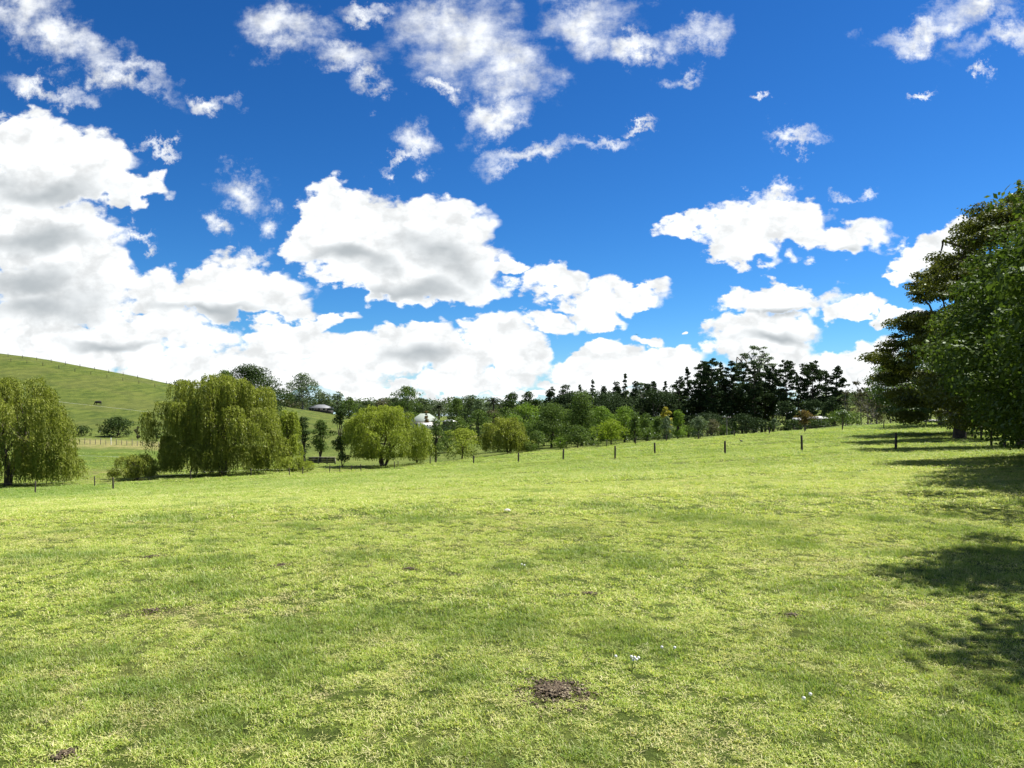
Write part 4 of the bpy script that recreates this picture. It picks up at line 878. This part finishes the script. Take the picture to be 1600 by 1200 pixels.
def tuft(seed, n=60, rad=.13, h=(.013, .042), wd=.0056, bend=1.6):
    rng = np.random.RandomState(seed); sub = rng.rand(9, 2)*2*pi; k_ = rng.randint(0, 9, n); a = rng.rand(n)*2*pi; r = rad*.32*np.sqrt(rng.rand(n)); q_ = rad*.8*np.sqrt(sub[k_, 1]/(2*pi))
    B = np.stack([q_*np.cos(sub[k_, 0])+r*np.cos(a), q_*np.sin(sub[k_, 0])+r*np.sin(a), np.full(n, -.006)], 1); hh = h[0]+(h[1]-h[0])*rng.rand(n)**1.3
    da = rng.rand(n)*2*pi; dv = np.stack([np.cos(da), np.sin(da), np.zeros(n)], 1); sd2 = np.stack([-np.sin(da), np.cos(da), np.zeros(n)], 1)
    fl_ = bend*(.2+rng.rand(n))*hh; w_ = (wd*(.7+.6*rng.rand(n)))[:, None]
    up_ = np.array([0, 0, 1.])
    P1 = B+up_*(hh*.62)[:, None]+dv*(fl_*.35)[:, None]; P2 = B+up_*(hh*(1-.25*bend*rng.rand(n)))[:, None]+dv*fl_[:, None]
    V = np.stack([B-sd2*w_*.5, B+sd2*w_*.5, P1+sd2*w_*.42, P1-sd2*w_*.42, P2], 1).reshape(-1, 3)
    i = np.arange(n)*5
    tv = np.clip(rng.beta(1.15, 1.5, n), 0, 1); tv[rng.rand(n) < .12] = 1
    return V, [np.stack([i, i+1, i+2, i+3], 1), np.stack([i+3, i+2, i+4], 1)], np.repeat(tv, 5)
def litter(seed, n=34, rad=.10):
    rng = np.random.RandomState(seed); a = rng.rand(n)*2*pi; r = rad*rng.rand(n)**.7
    B = np.stack([r*np.cos(a), r*np.sin(a), .006+.028*rng.rand(n)], 1); da = rng.rand(n)*2*pi; ln = .012+.03*rng.rand(n)
    dv = np.stack([np.cos(da), np.sin(da), .5*rng.randn(n)*.6], 1)*ln[:, None]; sd2 = np.stack([-np.sin(da), np.cos(da), np.zeros(n)], 1)*.0022*(.7+.8*rng.rand(n))[:, None]
    V = np.stack([B-sd2, B+sd2, B+dv+sd2*.6, B+dv-sd2*.6], 1).reshape(-1, 3)
    return V, np.arange(n*4).reshape(n, 4), np.repeat(.8+.2*rng.rand(n), 4)
pc = bpy.data.collections.new('grass_tuft_shapes')
for s in range(7):
    V, F, tv = tuft(s, 64) if s < 5 else litter(s) if s == 6 else tuft(s, 16, .07, (.08, .2), .0030, .9)
    o = mesh('tuft', V, F, GRM, link=False, tint=tv); pc.objects.link(o)
rng = np.random.RandomState(77); PT = []
NC = 420
lc = np.stack([rng.rand(NC)*1.6-.8, 3+rng.rand(NC)**1.2*75, .14+.4*rng.rand(NC)**1.8], 1); lc[:, 2] *= 1+lc[:, 1]/40; lc[:, 0] *= lc[:, 1]
fixed = [(960, 985, .34), (990, 880, .6), (600, 960, .5), (1290, 920, .6), (1330, 980, .5), (700, 960, .45), (560, 870, .5), (60, 870, .7), (1080, 810, 1.0), (650, 810, .9), (250, 810, .9), (1440, 1150, .35), (1545, 860, .8), (1500, 830, .8), (1180, 820, .8), (950, 790, .9), (330, 1130, .35), (730, 1060, .3), (1240, 850, .5)]
for a_, b_, r_ in fixed:
    x, y = gpix(a_, b_); lc = np.vstack([lc, [x, y, r_]])
def add(y0, y1, dens, sc, hz):
    ar = .5*1.72*(y1*y1-y0*y0); n = int(ar*dens); y = np.sqrt(y0*y0+(y1*y1-y0*y0)*rng.rand(n)); x = (rng.rand(n)*1.72-.86)*y
    lush_shade_ = np.clip(fbm(x*.5+9, y*.5, 5)*3.0-1.6, 0, 1)*.28
    for cx_, cy_, r_ in lc:
        if cy_ < y0-2 or cy_ > y1+2: continue
        dd = np.sqrt((x-cx_)**2+(y-cy_)**2)/r_; lush_shade_ = np.maximum(lush_shade_, np.clip(1.15-dd*(.5+.9*vnoise(x*7, y*7)), 0, 1)*.85)
    lush_shade_ = np.maximum(lush_shade_, .85*np.clip((-.47-x/y)*9+fbm(x*.12, y*.12, 3)-.5, 0, 1)*np.clip((y-44+8*fbm(x*.1, y*.1, 2))/6, 0, 1)*(y < 86))  # strip by the left willow: lush growth plus painted-in shade
    lush_shade_ = np.maximum(lush_shade_, np.clip((y-12)/30, 0, 1)*(.32+.55*fbm(x*.15+5, y*.06, 4)))  # tufts coloured darker with distance to hold down far brightness
    dry_ = np.clip(fbm(x*1.1+40, y*1.1+3, 4)*3.2-1.85, 0, 1)*(1-lush_shade_)*.7
    spot = np.clip(vnoise(x*4.5+2, y*4.5)*fbm(x*.5, y*.5+30, 2)*6-3.0, 0, 1); dry_ = np.clip(dry_+spot*.9*(1-lush_shade_), 0, 1)
    keep = np.ones(n, bool)
    for cx_, cy_, r_, s_ in SOILP: keep &= (((x-cx_)/r_)**2+((y-cy_)/(s_*1.3))**2 > .15+1.3*vnoise(x*14, y*14)) | (rng.rand(n) < .22)
    z = sheet(x, y)
    hgt = (.75+.5*rng.rand(n))*(1+1.3*lush_shade_)*(1-.3*dry_)*hz
    hs2 = sc*(.85+.3*rng.rand(n))
    ix = rng.randint(0, 5, n); tall = (rng.rand(n) < .004+.06*lush_shade_); ix[tall] = 5; lit = (rng.rand(n) < .15+.25*dry_) & ~tall; ix[lit] = 6
    zs = np.where(tall, hgt*.7, hgt)
    PT.append(np.stack([x, y, z, hs2, zs, rng.rand(n)*2*pi, ix, lush_shade_, dry_], 1)[keep])
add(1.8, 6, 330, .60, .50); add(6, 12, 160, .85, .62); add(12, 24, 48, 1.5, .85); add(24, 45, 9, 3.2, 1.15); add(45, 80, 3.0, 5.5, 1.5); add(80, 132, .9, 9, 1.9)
PT = np.concatenate(PT); n = len(PT); print('tufts', n)
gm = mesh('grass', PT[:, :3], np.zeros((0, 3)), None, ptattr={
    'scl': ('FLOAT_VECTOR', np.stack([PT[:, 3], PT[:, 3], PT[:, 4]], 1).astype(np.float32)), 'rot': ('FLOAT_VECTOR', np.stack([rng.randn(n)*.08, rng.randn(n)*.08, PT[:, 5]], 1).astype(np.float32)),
    'idx': ('INT', PT[:, 6].astype(np.int32)), 'lush_shade': ('FLOAT', PT[:, 7].astype(np.float32)), 'dry': ('FLOAT', PT[:, 8].astype(np.float32))})
tag(gm, 'short sunlit pasture grass with darker tufts and straw bits covering the field', 'grass', kind='stuff'); gm.data.materials.append(GRM)
ng = bpy.data.node_groups.new('scatter', 'GeometryNodeTree')
ng.interface.new_socket('Geometry', in_out='INPUT', socket_type='NodeSocketGeometry'); ng.interface.new_socket('Geometry', in_out='OUTPUT', socket_type='NodeSocketGeometry')
gi, go_ = ng.nodes.new('NodeGroupInput'), ng.nodes.new('NodeGroupOutput')
ci = ng.nodes.new('GeometryNodeCollectionInfo'); ci.inputs['Collection'].default_value = pc; ci.inputs['Separate Children'].default_value = True; ci.inputs['Reset Children'].default_value = True
ip = ng.nodes.new('GeometryNodeInstanceOnPoints'); ip.inputs['Pick Instance'].default_value = True
def na(nm, ty): a = ng.nodes.new('GeometryNodeInputNamedAttribute'); a.data_type = ty; a.inputs[0].default_value = nm; return a.outputs[0]
e2r = ng.nodes.new('FunctionNodeEulerToRotation')
lk = ng.links.new
lk(gi.outputs[0], ip.inputs['Points']); lk(ci.outputs[0], ip.inputs['Instance']); lk(na('idx', 'INT'), ip.inputs['Instance Index'])
lk(na('rot', 'FLOAT_VECTOR'), e2r.inputs[0]); lk(e2r.outputs[0], ip.inputs['Rotation']); lk(na('scl', 'FLOAT_VECTOR'), ip.inputs['Scale']); lk(ip.outputs[0], go_.inputs[0])
md = gm.modifiers.new('scatter', 'NODES'); md.node_group = ng

tri = sum(len(o.data.loops)-2*len(o.data.polygons) for o in COL.objects if o.type == 'MESH'); print('TRIS', tri)
